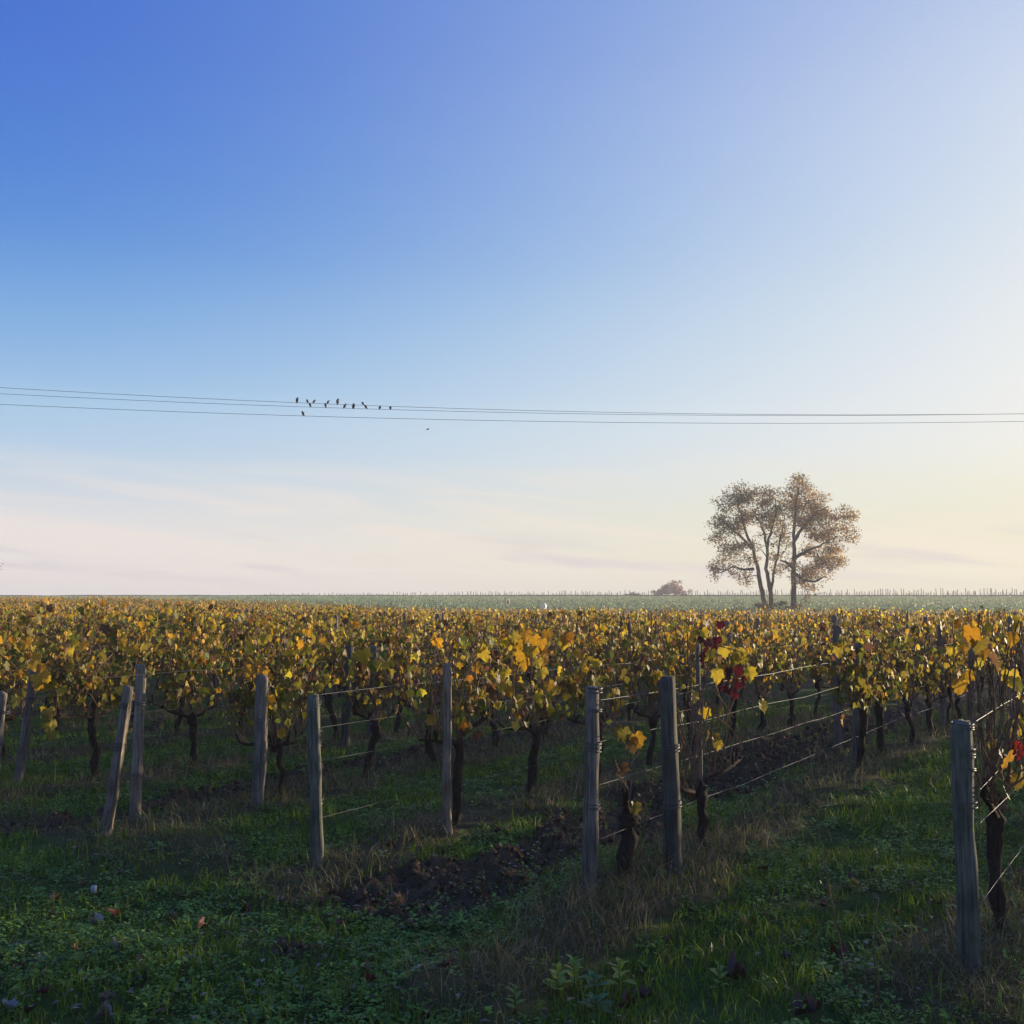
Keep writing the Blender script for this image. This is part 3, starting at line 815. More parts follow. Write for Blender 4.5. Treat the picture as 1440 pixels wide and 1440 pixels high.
def colmix(n, a, b, jitv=.3):
    f = rng.random((n, 1)); c = np.array(a)[None] * (1 - f) + np.array(b)[None] * f
    return c * rng.uniform(1 - jitv, 1 + jitv, (n, 1))
def clumped(x, y, sc, cut, soft=.25):
    return rng.random(len(x)) < sstep((fbm(x * sc + 31, y * sc + 7) - cut) / soft + .5)
def build_grass():
    # green blades
    x, y = scatter(150000, 2.3, 17, 1.35)
    dry, soil, inv = zones(x, y)
    k = (rng.random(len(x)) > dry * .80) & (rng.random(len(x)) > soil * .94) & clumped(x, y, 2.6, .46, .35)
    x, y = x[k], y[k]; n = len(x); d = np.hypot(x, y)
    tuft = fbm(x * 1.7 + 4, y * 1.7)
    h = (.035 + .11 * tuft * rng.random(n) + .05 * rng.random(n) ** 4) * (1 + .2 * inv[k])
    w = .0032 + .0022 * rng.random(n) + .0003 * d
    C = colmix(n, (.066, .165, .008), (.21, .31, .026))
    yb = rng.random(n) < .10; C[yb] = colmix(int(yb.sum()), (.20, .17, .08), (.13, .12, .05))
    me = fast_mesh('green_grass', *blades(x, y, h, w, rng.uniform(.1, .9, n), C), M_GRASS)
    link('green_grass', me, kind='stuff', label='short green grass covering the headland and alleys', category='grass')
    # dry straw
    x, y = scatter(150000, 2.3, 18, 1.35)
    dry, soil, inv = zones(x, y)
    right = sstep((x - .75 * y * .5) / .6) * (fbm(x * 2, y * 2) > .48) * (y < 5)
    k = (rng.random(len(x)) < np.clip(dry * .9 + .05 + soil * .05 + right * .5, 0, 1)) & clumped(x, y, 3.1, .38, .4)
    x, y = x[k], y[k]; n = len(x); d = np.hypot(x, y)
    p, t = pt(x, y); tall = 1 + .45 * (np.abs(p + 2.65) < .6) * (t < 7.5)
    h = (.05 + .20 * rng.random(n) ** 1.6) * tall * (.55 + .7 * fbm(x * 1.5, y * 1.5)) * (.45 + .55 * dry[k])
    w = .0022 + .0014 * rng.random(n) + .00028 * d
    C = colmix(n, (.13, .10, .055), (.27, .225, .125), .4)
    gb = rng.random(n) < .30; C[gb] = colmix(int(gb.sum()), (.05, .085, .02), (.09, .11, .03))
    me = fast_mesh('dry_grass', *blades(x, y, h, w, rng.uniform(.2, 1.35, n), C, 3), M_GRASS)
    link('dry_grass', me, kind='stuff', label='tangled brown dry grass along the vine rows', category='grass')
    # low broad-leaved weeds: rosettes of small leaves
    x, y = scatter(30000, 2.3, 13, 1.3)
    dry, soil, inv = zones(x, y)
    k = (rng.random(len(x)) > dry * .93) & (rng.random(len(x)) > soil * .82) & clumped(x, y, 1.4, .42, .35)
    x, y = x[k], y[k]; n = len(x)
    per = 9
    X = np.repeat(x, per) + rng.normal(0, .022, n * per); Y = np.repeat(y, per) + rng.normal(0, .022, n * per)
    m = n * per; hz = np.repeat(.012 + .05 * rng.random(n) * fbm(x, y) * 2, per) * rng.uniform(.3, 1.2, m)
    s = np.repeat(rng.uniform(.008, .022, n), per) * rng.uniform(.7, 1.3, m)
    az = rng.random(m) * 6.283; el = rng.uniform(-.3, .7, m)
    dx, dy, dz = np.cos(az) * np.cos(el), np.sin(az) * np.cos(el), np.sin(el)
    sx, sy = -np.sin(az), np.cos(az); Z = H(X, Y) + hz
    asp = np.repeat(rng.uniform(.32, .62, n), per)
    def P(a, b, c): return np.stack([X + dx * s * a + sx * s * b * asp, Y + dy * s * a + sy * s * b * asp, Z + dz * s * a + c * s], -1)
    V = np.stack([P(0, 0, 0), P(.45, -1, .14), P(.9, -.7, .08), P(1.35, 0, -.15), P(.9, .7, .08), P(.45, 1, .14)], 1).reshape(-1, 3)
    o = (np.arange(m) * 6)[:, None]
    Q = np.concatenate([o + np.array([[0, 1, 2, 3]]), o + np.array([[0, 3, 4, 5]])])
    C = np.repeat(colmix(n, (.062, .165, .014), (.23, .38, .048), .25), per, 0) * rng.uniform(.8, 1.2, (m, 1))
    me = fast_mesh('low_weeds', V, np.zeros((0, 3), int), Q, np.repeat(C, 6, 0), M_WEED)
    link('low_weeds', me, kind='stuff', label='low leafy green weeds carpeting the ground', category='weeds')
    # flecks of dead leaf litter
    x, y = scatter(5000, 2.3, 11, 1.3); dry, soil, inv = zones(x, y)
    k = clumped(x, y, 1.1, .52, .3); x, y = x[k], y[k]; n = len(x); s = rng.uniform(.008, .03, n); az = rng.random(n) * 6.283; z = H(x, y) + rng.uniform(.005, .04, n)
    ca, sa = np.cos(az), np.sin(az)
    V = np.stack([np.stack([x + (ca * a - sa * b) * s, y + (sa * a + ca * b) * s, z + c * s], -1) for a, b, c in [(-1, 0, 0), (0, -.5, .35), (1, 0, .1), (0, .5, .3)]], 1).reshape(-1, 3)
    Q = np.arange(n * 4).reshape(-1, 4)
    C = np.repeat(colmix(n, (.10, .055, .03), (.30, .24, .17), .4), 4, 0)
    link('leaf_litter', fast_mesh('leaf_litter', V, np.zeros((0, 3), int), Q, C, M_FALLEN), kind='stuff', label='small flecks of dead leaf litter in the weeds', category='litter')
    # soil crumbs
    x, y = scatter(60000, 3.5, 14, 1.2)
    dry, soil, inv = zones(x, y); k = rng.random(len(x)) < soil * .95
    x, y = x[k], y[k]; n = len(x)
    s = .005 + .032 * rng.random(n) ** 3; oc = np.array([(1, 0, 0), (0, 1, 0), (-1, 0, 0), (0, -1, 0), (0, 0, 1), (0, 0, -.6)])
    V = oc[None] * s[:, None, None] * rng.uniform(.6, 1.3, (n, 6, 1)) + np.stack([x, y, H(x, y) + s * .2], -1)[:, None]
    F = np.array([(0, 1, 4), (1, 2, 4), (2, 3, 4), (3, 0, 4), (1, 0, 5), (2, 1, 5), (3, 2, 5), (0, 3, 5)])
    T = (F[None] + (np.arange(n) * 6)[:, None, None]).reshape(-1, 3)
    C = np.repeat(colmix(n, (.06, .040, .027), (.17, .115, .075)), 6, 0)
    me = fast_mesh('soil_clods', V.reshape(-1, 3), T, np.zeros((0, 4), int), C, M_GROUND)
    link('soil_clods', me, kind='stuff', label='crumbled dark clods of the ploughed strips', category='soil')
build_grass()
def build_meadow():
    n = 90000; f = rng.random(n); y = (80 ** 2 + f * (246 ** 2 - 80 ** 2)) ** .5; x = (rng.random(n) * 2 - 1) * .58 * y
    k = y > far_edge(x) + 1.5; x, y = x[k], y[k]; n = len(x)
    nf = fbm(x * .045 + 9, y * .13, 4)[:, None]
    C = np.array([.20, .345, .16])[None] * (1 - nf) + np.array([.38, .40, .22])[None] * nf
    C = C * rng.uniform(.82, 1.18, (n, 1))
    h = rng.uniform(.10, .26, n)
    me = fast_mesh('meadow_grass', *blades(x, y, h, rng.uniform(.10, .26, n), rng.uniform(.1, .6, n), C), M_GRASS)
    link('meadow_grass', me, kind='stuff', label='pale green meadow grass between the vines and the skyline', category='grass')
build_meadow()

# single leafy plants in the foreground
WEEDV = np.array([(0, 0, 0), (.22, .25, .06), (.26, .55, .04), (0, 1, -.18), (-.26, .55, .04), (-.22, .25, .06), (0, .5, -.02)])
WEEDT = np.array([(0, 1, 6), (1, 2, 6), (2, 3, 6), (3, 4, 6), (4, 5, 6), (5, 0, 6)])
def weed_mesh(col):
    return fast_mesh('leaf', WEEDV, WEEDT, np.zeros((0, 4), int), np.tile(np.array(col), (7, 1)), M_WEED)
WEEDM = [weed_mesh(c) for c in [(.20, .31, .035), (.26, .36, .04), (.085, .20, .05), (.06, .16, .055), (.15, .27, .03)]]
STEM_MESH = {}
def weed_plant(px, py, n, size, hgt, cols, label):
    g = on_ground(px, py); r = random.Random(px * 3 + py)
    root = thing('weed_plant', label, 'plant', g, r.uniform(0, 6), 'leafy weeds in the foreground')
    mb = MB(); mb.tube([(0, 0, -.02), (.004, 0, hgt * .5), (0, .005, hgt)], [.003, .0025, .0015], 4, C=(.07, .11, .03))
    link('stem', mb.mesh('stem', M_WEED), root)
    for i in range(n):
        f = (i + .5) / n; az = i * 2.4 + r.uniform(-.3, .3); el = r.uniform(.1, .5) + .5 * f
        tip = Vector((math.cos(az) * math.cos(el), math.sin(az) * math.cos(el), math.sin(el)))
        nrm = Vector((-math.cos(az) * math.sin(el), -math.sin(az) * math.sin(el), math.cos(el)))
        o = link('leaf', WEEDM[r.choice(cols)], root, (0, 0, hgt * (.15 + .85 * f)))
        o.rotation_euler = leaf_basis(nrm, tip).to_euler(); s = size * r.uniform(.7, 1.15) * (1.1 - .45 * f); o.scale = (s,) * 3
weed_plant(785, 1400, 12, .075, .12, [0, 1], 'pale green upright weed below the grey round post')
weed_plant(808, 1392, 13, .07, .13, [0, 1, 4], 'bright yellow-green weed with pointed leaves beside the pale upright one')
weed_plant(872, 1392, 12, .08, .12, [0, 1], 'light green weed with drooping leaves among the clover')
weed_plant(835, 1398, 11, .085, .07, [2, 3], 'bluish green weed with broad leaves between the yellow-green ones')
weed_plant(838, 1428, 12, .09, .06, [3, 2], 'dark bluish rosette weed at the grass edge')
weed_plant(1012, 1396, 12, .06, .12, [4, 0], 'small bright weed beside a curled purple-brown leaf')
weed_plant(500, 1352, 14, .06, .10, [4, 0], 'fresh green weed beside the bare earth patch')
weed_plant(410, 1400, 14, .06, .12, [4, 2], 'spreading green weed in the headland grass below the earth patch')
weed_plant(560, 1345, 12, .06, .08, [4, 2, 0], 'green weed with narrow leaves near a dark earth clod')
weed_plant(610, 1305, 12, .06, .10, [4, 0], 'leafy weed at the end of the ploughed strip')
weed_plant(725, 1420, 12, .05, .10, [4, 0], 'feathery weed in the tall green grass under the straw')
# tall dry stalks
def stalk(pts, label):
    P = [at_depth(a, b, c) for a, b, c in pts]; P[0] = on_ground(*pts[0][:2]) - Vector((0, 0, .02))
    mb = MB(); mb.tube(P, [.0035, .003, .0025, .0015][:len(P)], 5, C=(.06, .045, .03))
    for i in range(5):
        q = P[1].lerp(P[-1], i / 5); mb.tube([q, q + Vector((random.gauss(0, .05), random.gauss(0, .04), random.uniform(.02, .07)))], .0015, 4)
    thing('dry_stalk', label, 'stalk', me=mb.mesh('dry_stalk', M_CANE))
stalk([(1200, 1415, 4.25), (1178, 1310, 4.3), (1160, 1215, 4.35), (1146, 1140, 4.4)], 'tall thin leaning dark stalk rising from the grass before the mossy post')
stalk([(1238, 1420, 4.2), (1228, 1340, 4.25), (1236, 1260, 4.3)], 'short bent dry stalk between the tall stalk and the mossy post')

# fallen leaves and scraps
FALLC = {'rust': (.085, .032, .016), 'purple': (.075, .040, .034), 'tan': (.15, .095, .055), 'pale': (.24, .23, .215), 'yellow': (.30, .20, .03), 'red': (.14, .025, .018), 'grey': (.16, .14, .13)}
def fallen_mesh(c, v):
    V, T = leaf_shape(400 + v, 0); V = V.copy(); V[:, 1] -= .4
    k = (.5, .9, .25, 1.2)[v % 4]; V[:, 2] += 2.2 * k * V[:, 0] ** 2 + (.9, -.6, 1.2, .4)[v % 4] * V[:, 1] ** 2; V[:, 0] *= .8
    return fast_mesh('fallen_leaf', V, T, np.zeros((0, 4), int), np.tile(np.array(FALLC[c]), (len(V), 1)), M_FALLEN)
FM = {(c, v): fallen_mesh(c, v) for c in FALLC for v in range(4)}
FALL = [(1030, 1385, 'purple', .12), (1176, 1350, 'rust', .10), (1106, 1356, 'purple', .08), (1055, 1306, 'red', .07), (1161, 1254, 'purple', .08), (1197, 1241, 'purple', .07),
 (1223, 1231, 'rust', .07), (1011, 1250, 'yellow', .08), (1201, 1251, 'yellow', .07), (1157, 1280, 'tan', .06), (1076, 1228, 'red', .07), (1130, 1434, 'purple', .10), (1146, 1431, 'rust', .08),
 (1262, 1292, 'rust', .06), (1320, 1278, 'rust', .08), (1338, 1160, 'rust', .07), (905, 1412, 'rust', .09), (880, 1426, 'rust', .08), (135, 1306, 'pale', .09), (116, 1252, 'tan', .08), (76, 1273, 'tan', .08),
 (72, 1296, 'tan', .06), (160, 1294, 'red', .07), (158, 1315, 'rust', .06), (170, 1337, 'grey', .07), (108, 1344, 'red', .05), (83, 1362, 'grey', .07), (50, 1361, 'grey', .06),
 (20, 1339, 'pale', .05), (265, 1357, 'pale', .06), (152, 1416, 'tan', .08), (10, 1426, 'pale', .09), (40, 1432, 'purple', .08), (145, 1434, 'grey', .07), (30, 1372, 'rust', .08),
 (480, 1306, 'red', .06), (520, 1388, 'red', .07), (633, 1366, 'rust', .08), (556, 1199, 'rust', .09), (515, 1372, 'tan', .06), (240, 1300, 'tan', .06), (285, 1312, 'red', .07),
 (700, 1175, 'rust', .08), (716, 1170, 'tan', .06), (744, 1142, 'yellow', .09), (545, 1195, 'rust', .07), (745, 1165, 'rust', .07), (1100, 1330, 'tan', .05), (395, 1275, 'grey', .06),
 (60, 1405, 'purple', .07), (200, 1360, 'tan', .05), (345, 1285, 'rust', .06), (940, 1330, 'rust', .06), (1005, 1345, 'purple', .06)]
FN = {'rust': 'curled rust brown leaf', 'purple': 'large curled purple-brown leaf', 'tan': 'dry tan leaf', 'pale': 'pale whitish leaf', 'yellow': 'fallen yellow leaf', 'red': 'dark red leaf', 'grey': 'dull grey dry leaf'}
for i, (px, py, c, s) in enumerate(FALL):
    g = on_ground(px, py); r = random.Random(i)
    side = 'left-hand headland weeds' if px < 700 else 'green alley beside the mossy post'
    o = thing('fallen_leaf', '%s lying on the %s' % (FN[c], 'weedy headland below the leaning split post' if px < 320 else 'grassy alley below the mossy post' if px > 850 else 'ground around the ploughed strip end'),
              'leaf', g + Vector((0, 0, .02)), 0, '%s fallen leaves' % c, FM[c, r.randrange(4)])
    o.rotation_euler = (r.uniform(-.3, .4), r.uniform(-.3, .3), r.uniform(0, 6.3)); o.scale = (s * .85,) * 3
mb = MB(); V = [(-.015, -.002, 0), (.015, .002, 0), (.017, .004, .045), (-.013, 0, .047), (-.015, .004, 0), (.015, .008, 0), (.017, .010, .045), (-.013, .006, .047)]
mb.add(V, None, [(0, 1, 2, 3), (5, 4, 7, 6), (1, 5, 6, 2), (4, 0, 3, 7), (3, 2, 6, 7), (4, 5, 1, 0)], (.42, .45, .50))
thing('paper_scrap', 'small whitish rectangular scrap standing in the weeds', 'scrap', on_ground(131, 1262) + Vector((0, 0, .02)), .2, None, mb.mesh('paper_scrap', M_FALLEN))

# ------------------------------------------------------------------ trees
def leaf_cloud(centres, per, spread, size, cols, seed):
    r = np.random.default_rng(seed); C = np.array(centres); n = len(C) * per
    g = r.normal(0, 1, (n, 3)); g /= np.linalg.norm(g, axis=1)[:, None]
    P = np.repeat(C, per, 0) + g * (r.random((n, 1)) ** .55) * np.array(spread) * 1.75
    s = r.uniform(size[0], size[1], n)
    a = r.normal(0, 1, (n, 3)); a /= np.linalg.norm(a, axis=1)[:, None]
    b = r.normal(0, 1, (n, 3)); b -= a * (a * b).sum(1)[:, None]; b /= np.linalg.norm(b, axis=1)[:, None]
    V = np.stack([P - a * s[:, None], P + b * s[:, None] * .55, P + a * s[:, None], P - b * s[:, None] * .55], 1).reshape(-1, 3)
    T = (np.array([(0, 1, 2), (0, 2, 3)])[None] + (np.arange(n) * 4)[:, None, None]).reshape(-1, 3)
    cc = np.array(cols)[r.integers(0, len(cols), len(C))]; cc = np.repeat(cc, per, 0) * r.uniform(.65, 1.35, (n, 1))
    return V, T, np.zeros((0, 4), int), np.repeat(cc, 4, 0)
def make_tree(label, depth, stems, blobs, seed, leaf_size, per, cols, spread, r_base, ncent, category='tree', base_px=None, depth_k=1.0, group=None, leafn=None):
    """stems: pixel paths read off the photo, given a depth of their own; blobs: (px,py,rx,ry,depth offset)"""
    r = random.Random(seed); k = depth / 1440
    b = at_depth(*stems[0][0], depth); base = Vector((b.x, b.y, float(H(b.x, b.y)) - .15))
    def loc(px, py, dy=0): return at_depth(px, py, depth + dy) - base
    nodes = []; mb = MB()
    for si, st in enumerate(stems):
        P = []; off = 0
        for i, (px, py) in enumerate(st):
            off += r.gauss(0, .45) if i else 0
            P.append(loc(px, py, off))
        if si == 0: P[0].z = 0.0
        fine = []
        for i in range(len(P) - 1):
            for j in range(4):
                q = P[i].lerp(P[i + 1], j / 4); fine.append(q + (Vector((r.gauss(0, .05), r.gauss(0, .05), 0)) if (i or j) else Vector()))
        fine.append(P[-1]); n = len(fine)
        rb = r_base if si == 0 else r_base * .62
        rad = [rb * ((1 - i / n) * .78 + .22) * (1.35 if (i == 0 and si == 0) else 1) for i in range(n)]
        mb.tube(fine, rad, 8, rough=.15)
        for i in range(max(2, n // 4), n): nodes.append((fine[i], rad[i]))
    bm = MB(); cents = []
    for (px, py, rx, ry, dy) in blobs:
        m = max(3, int(ncent * rx * ry / 900))
        for _ in range(m):
            while True:
                q = Vector((r.uniform(-1, 1), r.uniform(-1, 1), r.uniform(-1, 1)))
                if .12 < q.length < 1: break
            cents.append(loc(px + q.x * rx, py - q.z * ry, dy + q.y * rx * k * depth_k))
    tr = nodes[0][0]
    cents.sort(key=lambda c: min((c - q).length for q, _ in nodes))
    for c in cents:
        best = min(nodes, key=lambda q: (q[0] - c).length + (2.0 if q[0].z > c.z + .3 else 0))
        a, ra = best; L = (c - a).length
        if L < .2: continue
        r0 = min(ra * .6, .035 + .026 * L); mid = a.lerp(c, .5) + Vector((r.gauss(0, .12 * L), r.gauss(0, .12 * L), r.uniform(-.02, .16) * L))
        P = [a, a.lerp(mid, .55) + Vector((0, 0, .03 * L)), mid, mid.lerp(c, .55), c]
        bm.tube(P, [r0, r0 * .85, r0 * .68, r0 * .5, max(.018, r0 * .35)], 4, cap=False)
        if L > .5 and depth < 200:
            for _ in range(4):
                e = c + Vector((r.gauss(0, .42), r.gauss(0, .42), r.gauss(.05, .22))); bm.tube([P[3].lerp(c, r.random()), c.lerp(e, .5), e], [.022, .018, .012], 3, cap=False)
        for q, f in ((P[2], .68), (P[3], .5), (c, .35)): nodes.append((q, max(.02, r0 * f)))
    root = thing('tree' if category == 'tree' else 'bush', label, category, base, 0, group)
    tk = link('trunk', mb.mesh('trunk', M_TREEBARK, True), root)
    if bm.n: link('branches', bm.mesh('branches', M_TREEBARK), tk, kind='stuff')
    me = fast_mesh('crown', *leaf_cloud([tuple(c) for c in cents], per, spread, leaf_size, cols, seed), M_TREELEAF)
    link('crown', me, root, kind='stuff')
    return root
OLV = [(.17, .14, .042), (.23, .165, .045), (.15, .13, .042), (.33, .21, .055)]
ORG = [(.52, .28, .06), (.44, .25, .06), (.58, .31, .055), (.32, .21, .06)]  # backlit amber of the right-hand crown, put into its leaf colours
make_tree('tall left-leaning tree of the meadow group with grey-olive crown', 113,
          [[(1077, 855), (1070, 825), (1064, 795), (1058, 770), (1048, 745), (1040, 718), (1036, 695)], [(1058, 772), (1040, 752), (1022, 738), (1010, 728)], [(1060, 800), (1046, 801), (1030, 797), (1012, 806)]],
          [(1032, 705, 30, 22, 0), (1014, 735, 17, 18, 0), (1048, 735, 17, 22, 1), (1010, 762, 11, 9, 0), (1030, 768, 18, 10, -1), (1018, 800, 19, 11, 0), (1043, 812, 15, 13, 1), (1050, 690, 17, 11, 0), (1004, 808, 5, 8, 0), (1058, 790, 9, 12, 1), (1050, 772, 12, 8, 0), (1024, 752, 24, 20, 0), (1030, 785, 22, 16, 1), (1046, 715, 20, 20, 0)],
          21, (.07, .15), 56, OLV + [(.36, .20, .07)], (.56, .56, .38), .28, 38, depth_k=.8)
make_tree('forked middle tree of the meadow group with open crown', 112,
          [[(1085, 855), (1083, 825), (1077, 800), (1079, 770), (1074, 748), (1066, 730), (1058, 715)], [(1079, 770), (1084, 745), (1092, 722), (1090, 702)], [(1084, 832), (1089, 802), (1096, 768), (1101, 744), (1104, 720)]],
          [(1080, 698, 22, 15, 0), (1096, 706, 16, 20, 0), (1072, 725, 13, 14, 0), (1088, 738, 14, 16, 0), (1102, 760, 12, 15, 1), (1092, 795, 9, 12, 0), (1075, 700, 13, 13, 1), (1066, 760, 8, 12, 0), (1082, 722, 22, 20, 1), (1094, 775, 12, 18, 0)],
          22, (.07, .15), 54, OLV, (.56, .56, .38), .26, 37, depth_k=.9)
make_tree('broad right-hand tree of the meadow group with amber-lit crown', 111,
          [[(1117, 855), (1116, 825), (1116, 795), (1117, 765), (1117, 740), (1119, 712), (1123, 690)], [(1117, 760), (1132, 738), (1148, 722), (1165, 712)], [(1117, 785), (1134, 775), (1152, 768), (1172, 756)], [(1116, 805), (1130, 816), (1146, 818), (1160, 810)], [(1116, 800), (1104, 790), (1098, 788)]],
          [(1120, 688, 20, 18, 0), (1142, 700, 21, 20, 0), (1112, 715, 14, 18, 0), (1140, 730, 20, 16, 0), (1165, 728, 16, 15, 0), (1188, 727, 17, 14, 0), (1190, 752, 15, 14, 0), (1160, 756, 22, 15, 0), (1172, 782, 20, 15, 0), (1140, 775, 16, 14, 1), (1150, 805, 22, 15, 0), (1128, 812, 13, 18, 0), (1100, 745, 8, 14, 0), (1108, 790, 9, 16, 0), (1138, 824, 16, 8, 0), (1125, 673, 9, 5, 0), (1150, 742, 34, 22, 0), (1158, 788, 28, 20, 0), (1132, 715, 24, 22, 1)],
          23, (.07, .15), 60, ORG + OLV[:2], (.56, .56, .38), .33, 39, depth_k=.9)
make_tree('low dark bramble bush at the foot of the leaning tree', 110, [[(1072, 858), (1070, 852)]], [(1070, 852, 7, 4, 0), (1080, 853, 6, 3, 0)], 24, (.08, .16), 40, [(.06, .06, .03), (.09, .07, .035)], (.25, .3, .18), .06, 60, 'bush')
make_tree('dark low scrub between the forked tree and the broad tree', 110, [[(1097, 858), (1097, 851)]], [(1097, 851, 9, 3.5, 0), (1108, 854, 6, 3, 0)], 25, (.08, .16), 40, [(.06, .06, .03), (.09, .07, .035)], (.25, .3, .18), .06, 60, 'bush')
make_tree('reddish twiggy shrub beside the broad tree trunk', 110, [[(1124, 858), (1127, 842)]], [(1128, 845, 7, 8, 0), (1145, 839, 12, 5, 0), (1122, 852, 7, 4, 0)], 26, (.07, .14), 14, [(.20, .075, .05), (.16, .08, .05)], (.3, .3, .2), .06, 50, 'bush')
make_tree('distant rounded pinkish brown tree on the skyline', 300, [[(950, 842), (949, 830), (948, 822)]], [(948, 822, 12, 8, 0), (955, 829, 13, 7, 0), (946, 830, 10, 6, 0), (965, 834, 9, 4, 0)], 27, (.16, .38), 40, [(.40, .21, .14), (.34, .20, .13), (.32, .16, .11)], (.5, .5, .4), .30, 120)
make_tree('distant grey-green tree on the skyline beside the pinkish one', 296, [[(931, 842), (931, 832), (930, 824)]], [(931, 828, 8, 8, 0), (927, 833, 8, 5, 0), (937, 832, 9, 6, 0)], 28, (.16, .38), 46, [(.10, .105, .06), (.13, .12, .07)], (.5, .5, .4), .26, 140)
make_tree('small distant bush low on the skyline left of the trees', 292, [[(888, 842), (888, 837)]], [(888, 836, 8, 2.5, 0), (882, 837, 5, 2, 0), (894, 837, 5, 2, 0)], 29, (.14, .32), 40, [(.06, .06, .038), (.09, .075, .045)], (.4, .4, .25), .14, 160, 'bush')
make_tree('reddish tree whose twig tips reach above the left end of the rows', 128, [[(-34, 850), (-33, 822), (-31, 800), (-28, 780)], [(-33, 812), (-18, 800), (-4, 794)]],
          [(-28, 775, 20, 16, 0), (-14, 795, 14, 12, 0), (-38, 795, 18, 16, 0), (-6, 796, 9, 10, 0)], 30, (.07, .16), 14, [(.24, .10, .07), (.20, .10, .06)], (.4, .4, .3), .3, 60)

# ------------------------------------------------------------------ skyline stakes, bank and young vines
def ground_crest(px, d):
    p = at_depth(px, 838, d); return Vector((p.x, d, float(H(p.x, d))))
SK = []
for k in range(3):
    mb = MB(); mb.tube([(0, 0, -.3), (.01 * k, 0, .7), (.02 - .02 * k, 0, 1.55)], [.10, .095, .085], 6, rough=.2); SK.append(mb.mesh('stake', M_WOOD_DARK))
px = 372.0; ns = 0
while px < 1446 and ns < 298:
    d = float(np.interp(px, [370, 900, 1440], [252, 240, 230])) + random.uniform(-4, 7)
    b = ground_crest(px, d); o = thing('skyline_stake', 'dark wooden stake in the row along the skyline', 'stake', b - Vector((0, 0, .05)), random.uniform(0, 6), 'stakes along the skyline', random.choice(SK))
    s = float(np.interp(px, [370, 600, 1100, 1440], [.60, .74, .92, 1.12])) * random.choice([.6, .75, .85, 1, 1.15])
    o.scale = (.8, .8, s); o.rotation_euler.x = random.gauss(0, .05); o.rotation_euler.y = random.gauss(0, .05); ns += 1
    px += random.choice([2.2, 3, 3.6, 4.4, 6.5]) * float(np.interp(px, [370, 700, 1440], [1.25, 1.0, .88]))
mb = MB()
for i in range(1500):
    px = random.uniform(420, 1460); 
    if random.random() > np.interp(px, [420, 900, 1440], [.25, .5, 1]): continue
    b = ground_crest(px, float(np.interp(px, [370, 1440], [250, 234])) + random.uniform(-3, 9)); hh = random.uniform(.35, 1.05)
    mb.tube([b - Vector((0, 0, .1)), b + Vector((random.gauss(0, .15), 0, hh * .5)), b + Vector((random.gauss(0, .3), 0, hh))], [.035, .025, .012], 3, C=(.2, .1, .06), cap=False)
link('young_vines', mb.mesh('young_vines', M_CANE), kind='stuff', label='thin leafless young vines among the skyline stakes', category='vines')
V = []; xs = np.arange(-330, 340, 3.0)
for x in xs:
    y0 = float(np.interp(720 + 1440 * x / 236, [370, 1440], [243, 227])); n = vnoise(x * .2, 3)
    z = float(H(x, y0))
    V += [(x, y0 - 1.2, z - .1), (x, y0 - .3, z + .22 + .12 * n), (x, y0 + .8, z + .25 + .12 * n), (x, y0 + 2, z - .15)]
Q = [(4 * i + j, 4 * i + 4 + j, 4 * i + 5 + j, 4 * i + 1 + j) for i in range(len(xs) - 1) for j in range(3)]
mb = MB(); mb.add(V, None, Q, (.05, .042, .03)); link('earth_bank', mb.mesh('earth_bank', M_GROUND, True), kind='structure')

# ------------------------------------------------------------------ two round signs past the vines
def sign_paint(name, stops):
    def f(N, L):
        v = coords(N, L, 'Object'); g = N.new('ShaderNodeVectorMath'); g.operation = 'LENGTH'; L.new(v, g.inputs[0])
        return pbsdf(N, L, ramp(N, L, g.outputs['Value'], stops), .5, .4)
    return mat(name, f)
M_SIGN = mat('white_enamel', lambda N, L: pbsdf(N, L, (.80, .78, .74), .4, .4))
M_CREAM = mat('cream_rim', lambda N, L: pbsdf(N, L, (.80, .68, .36), .5, .4))
M_BROWN = mat('brown_centre', lambda N, L: pbsdf(N, L, (.30, .19, .07), .7, .2))
M_MARK = mat('dark_red_mark', lambda N, L: pbsdf(N, L, (.16, .03, .03), .6, .3))
M_STEEL = mat('grey_steel', lambda N, L: pbsdf(N, L, (.35, .36, .37), .5, .4, metal=.4))
def disc(r0, r1, th, y=0, n=24, el=1.0):
    mb = MB(); V = []
    for yy in (y - th / 2, y + th / 2):
        for rr in (r0, r1):
            V += [(math.cos(a) * rr, yy, math.sin(a) * rr * el) for a in np.linspace(0, 2 * math.pi, n + 1)[:-1]]
    Q = []
    for k in range(n):
        j = (k + 1) % n
        Q += [(k, j, n + j, n + k), (2 * n + j, 2 * n + k, 3 * n + k, 3 * n + j), (n + k, n + j, 3 * n + j, 3 * n + k), (j, k, 2 * n + k, 2 * n + j)]
    mb.add(V, None, Q); return mb
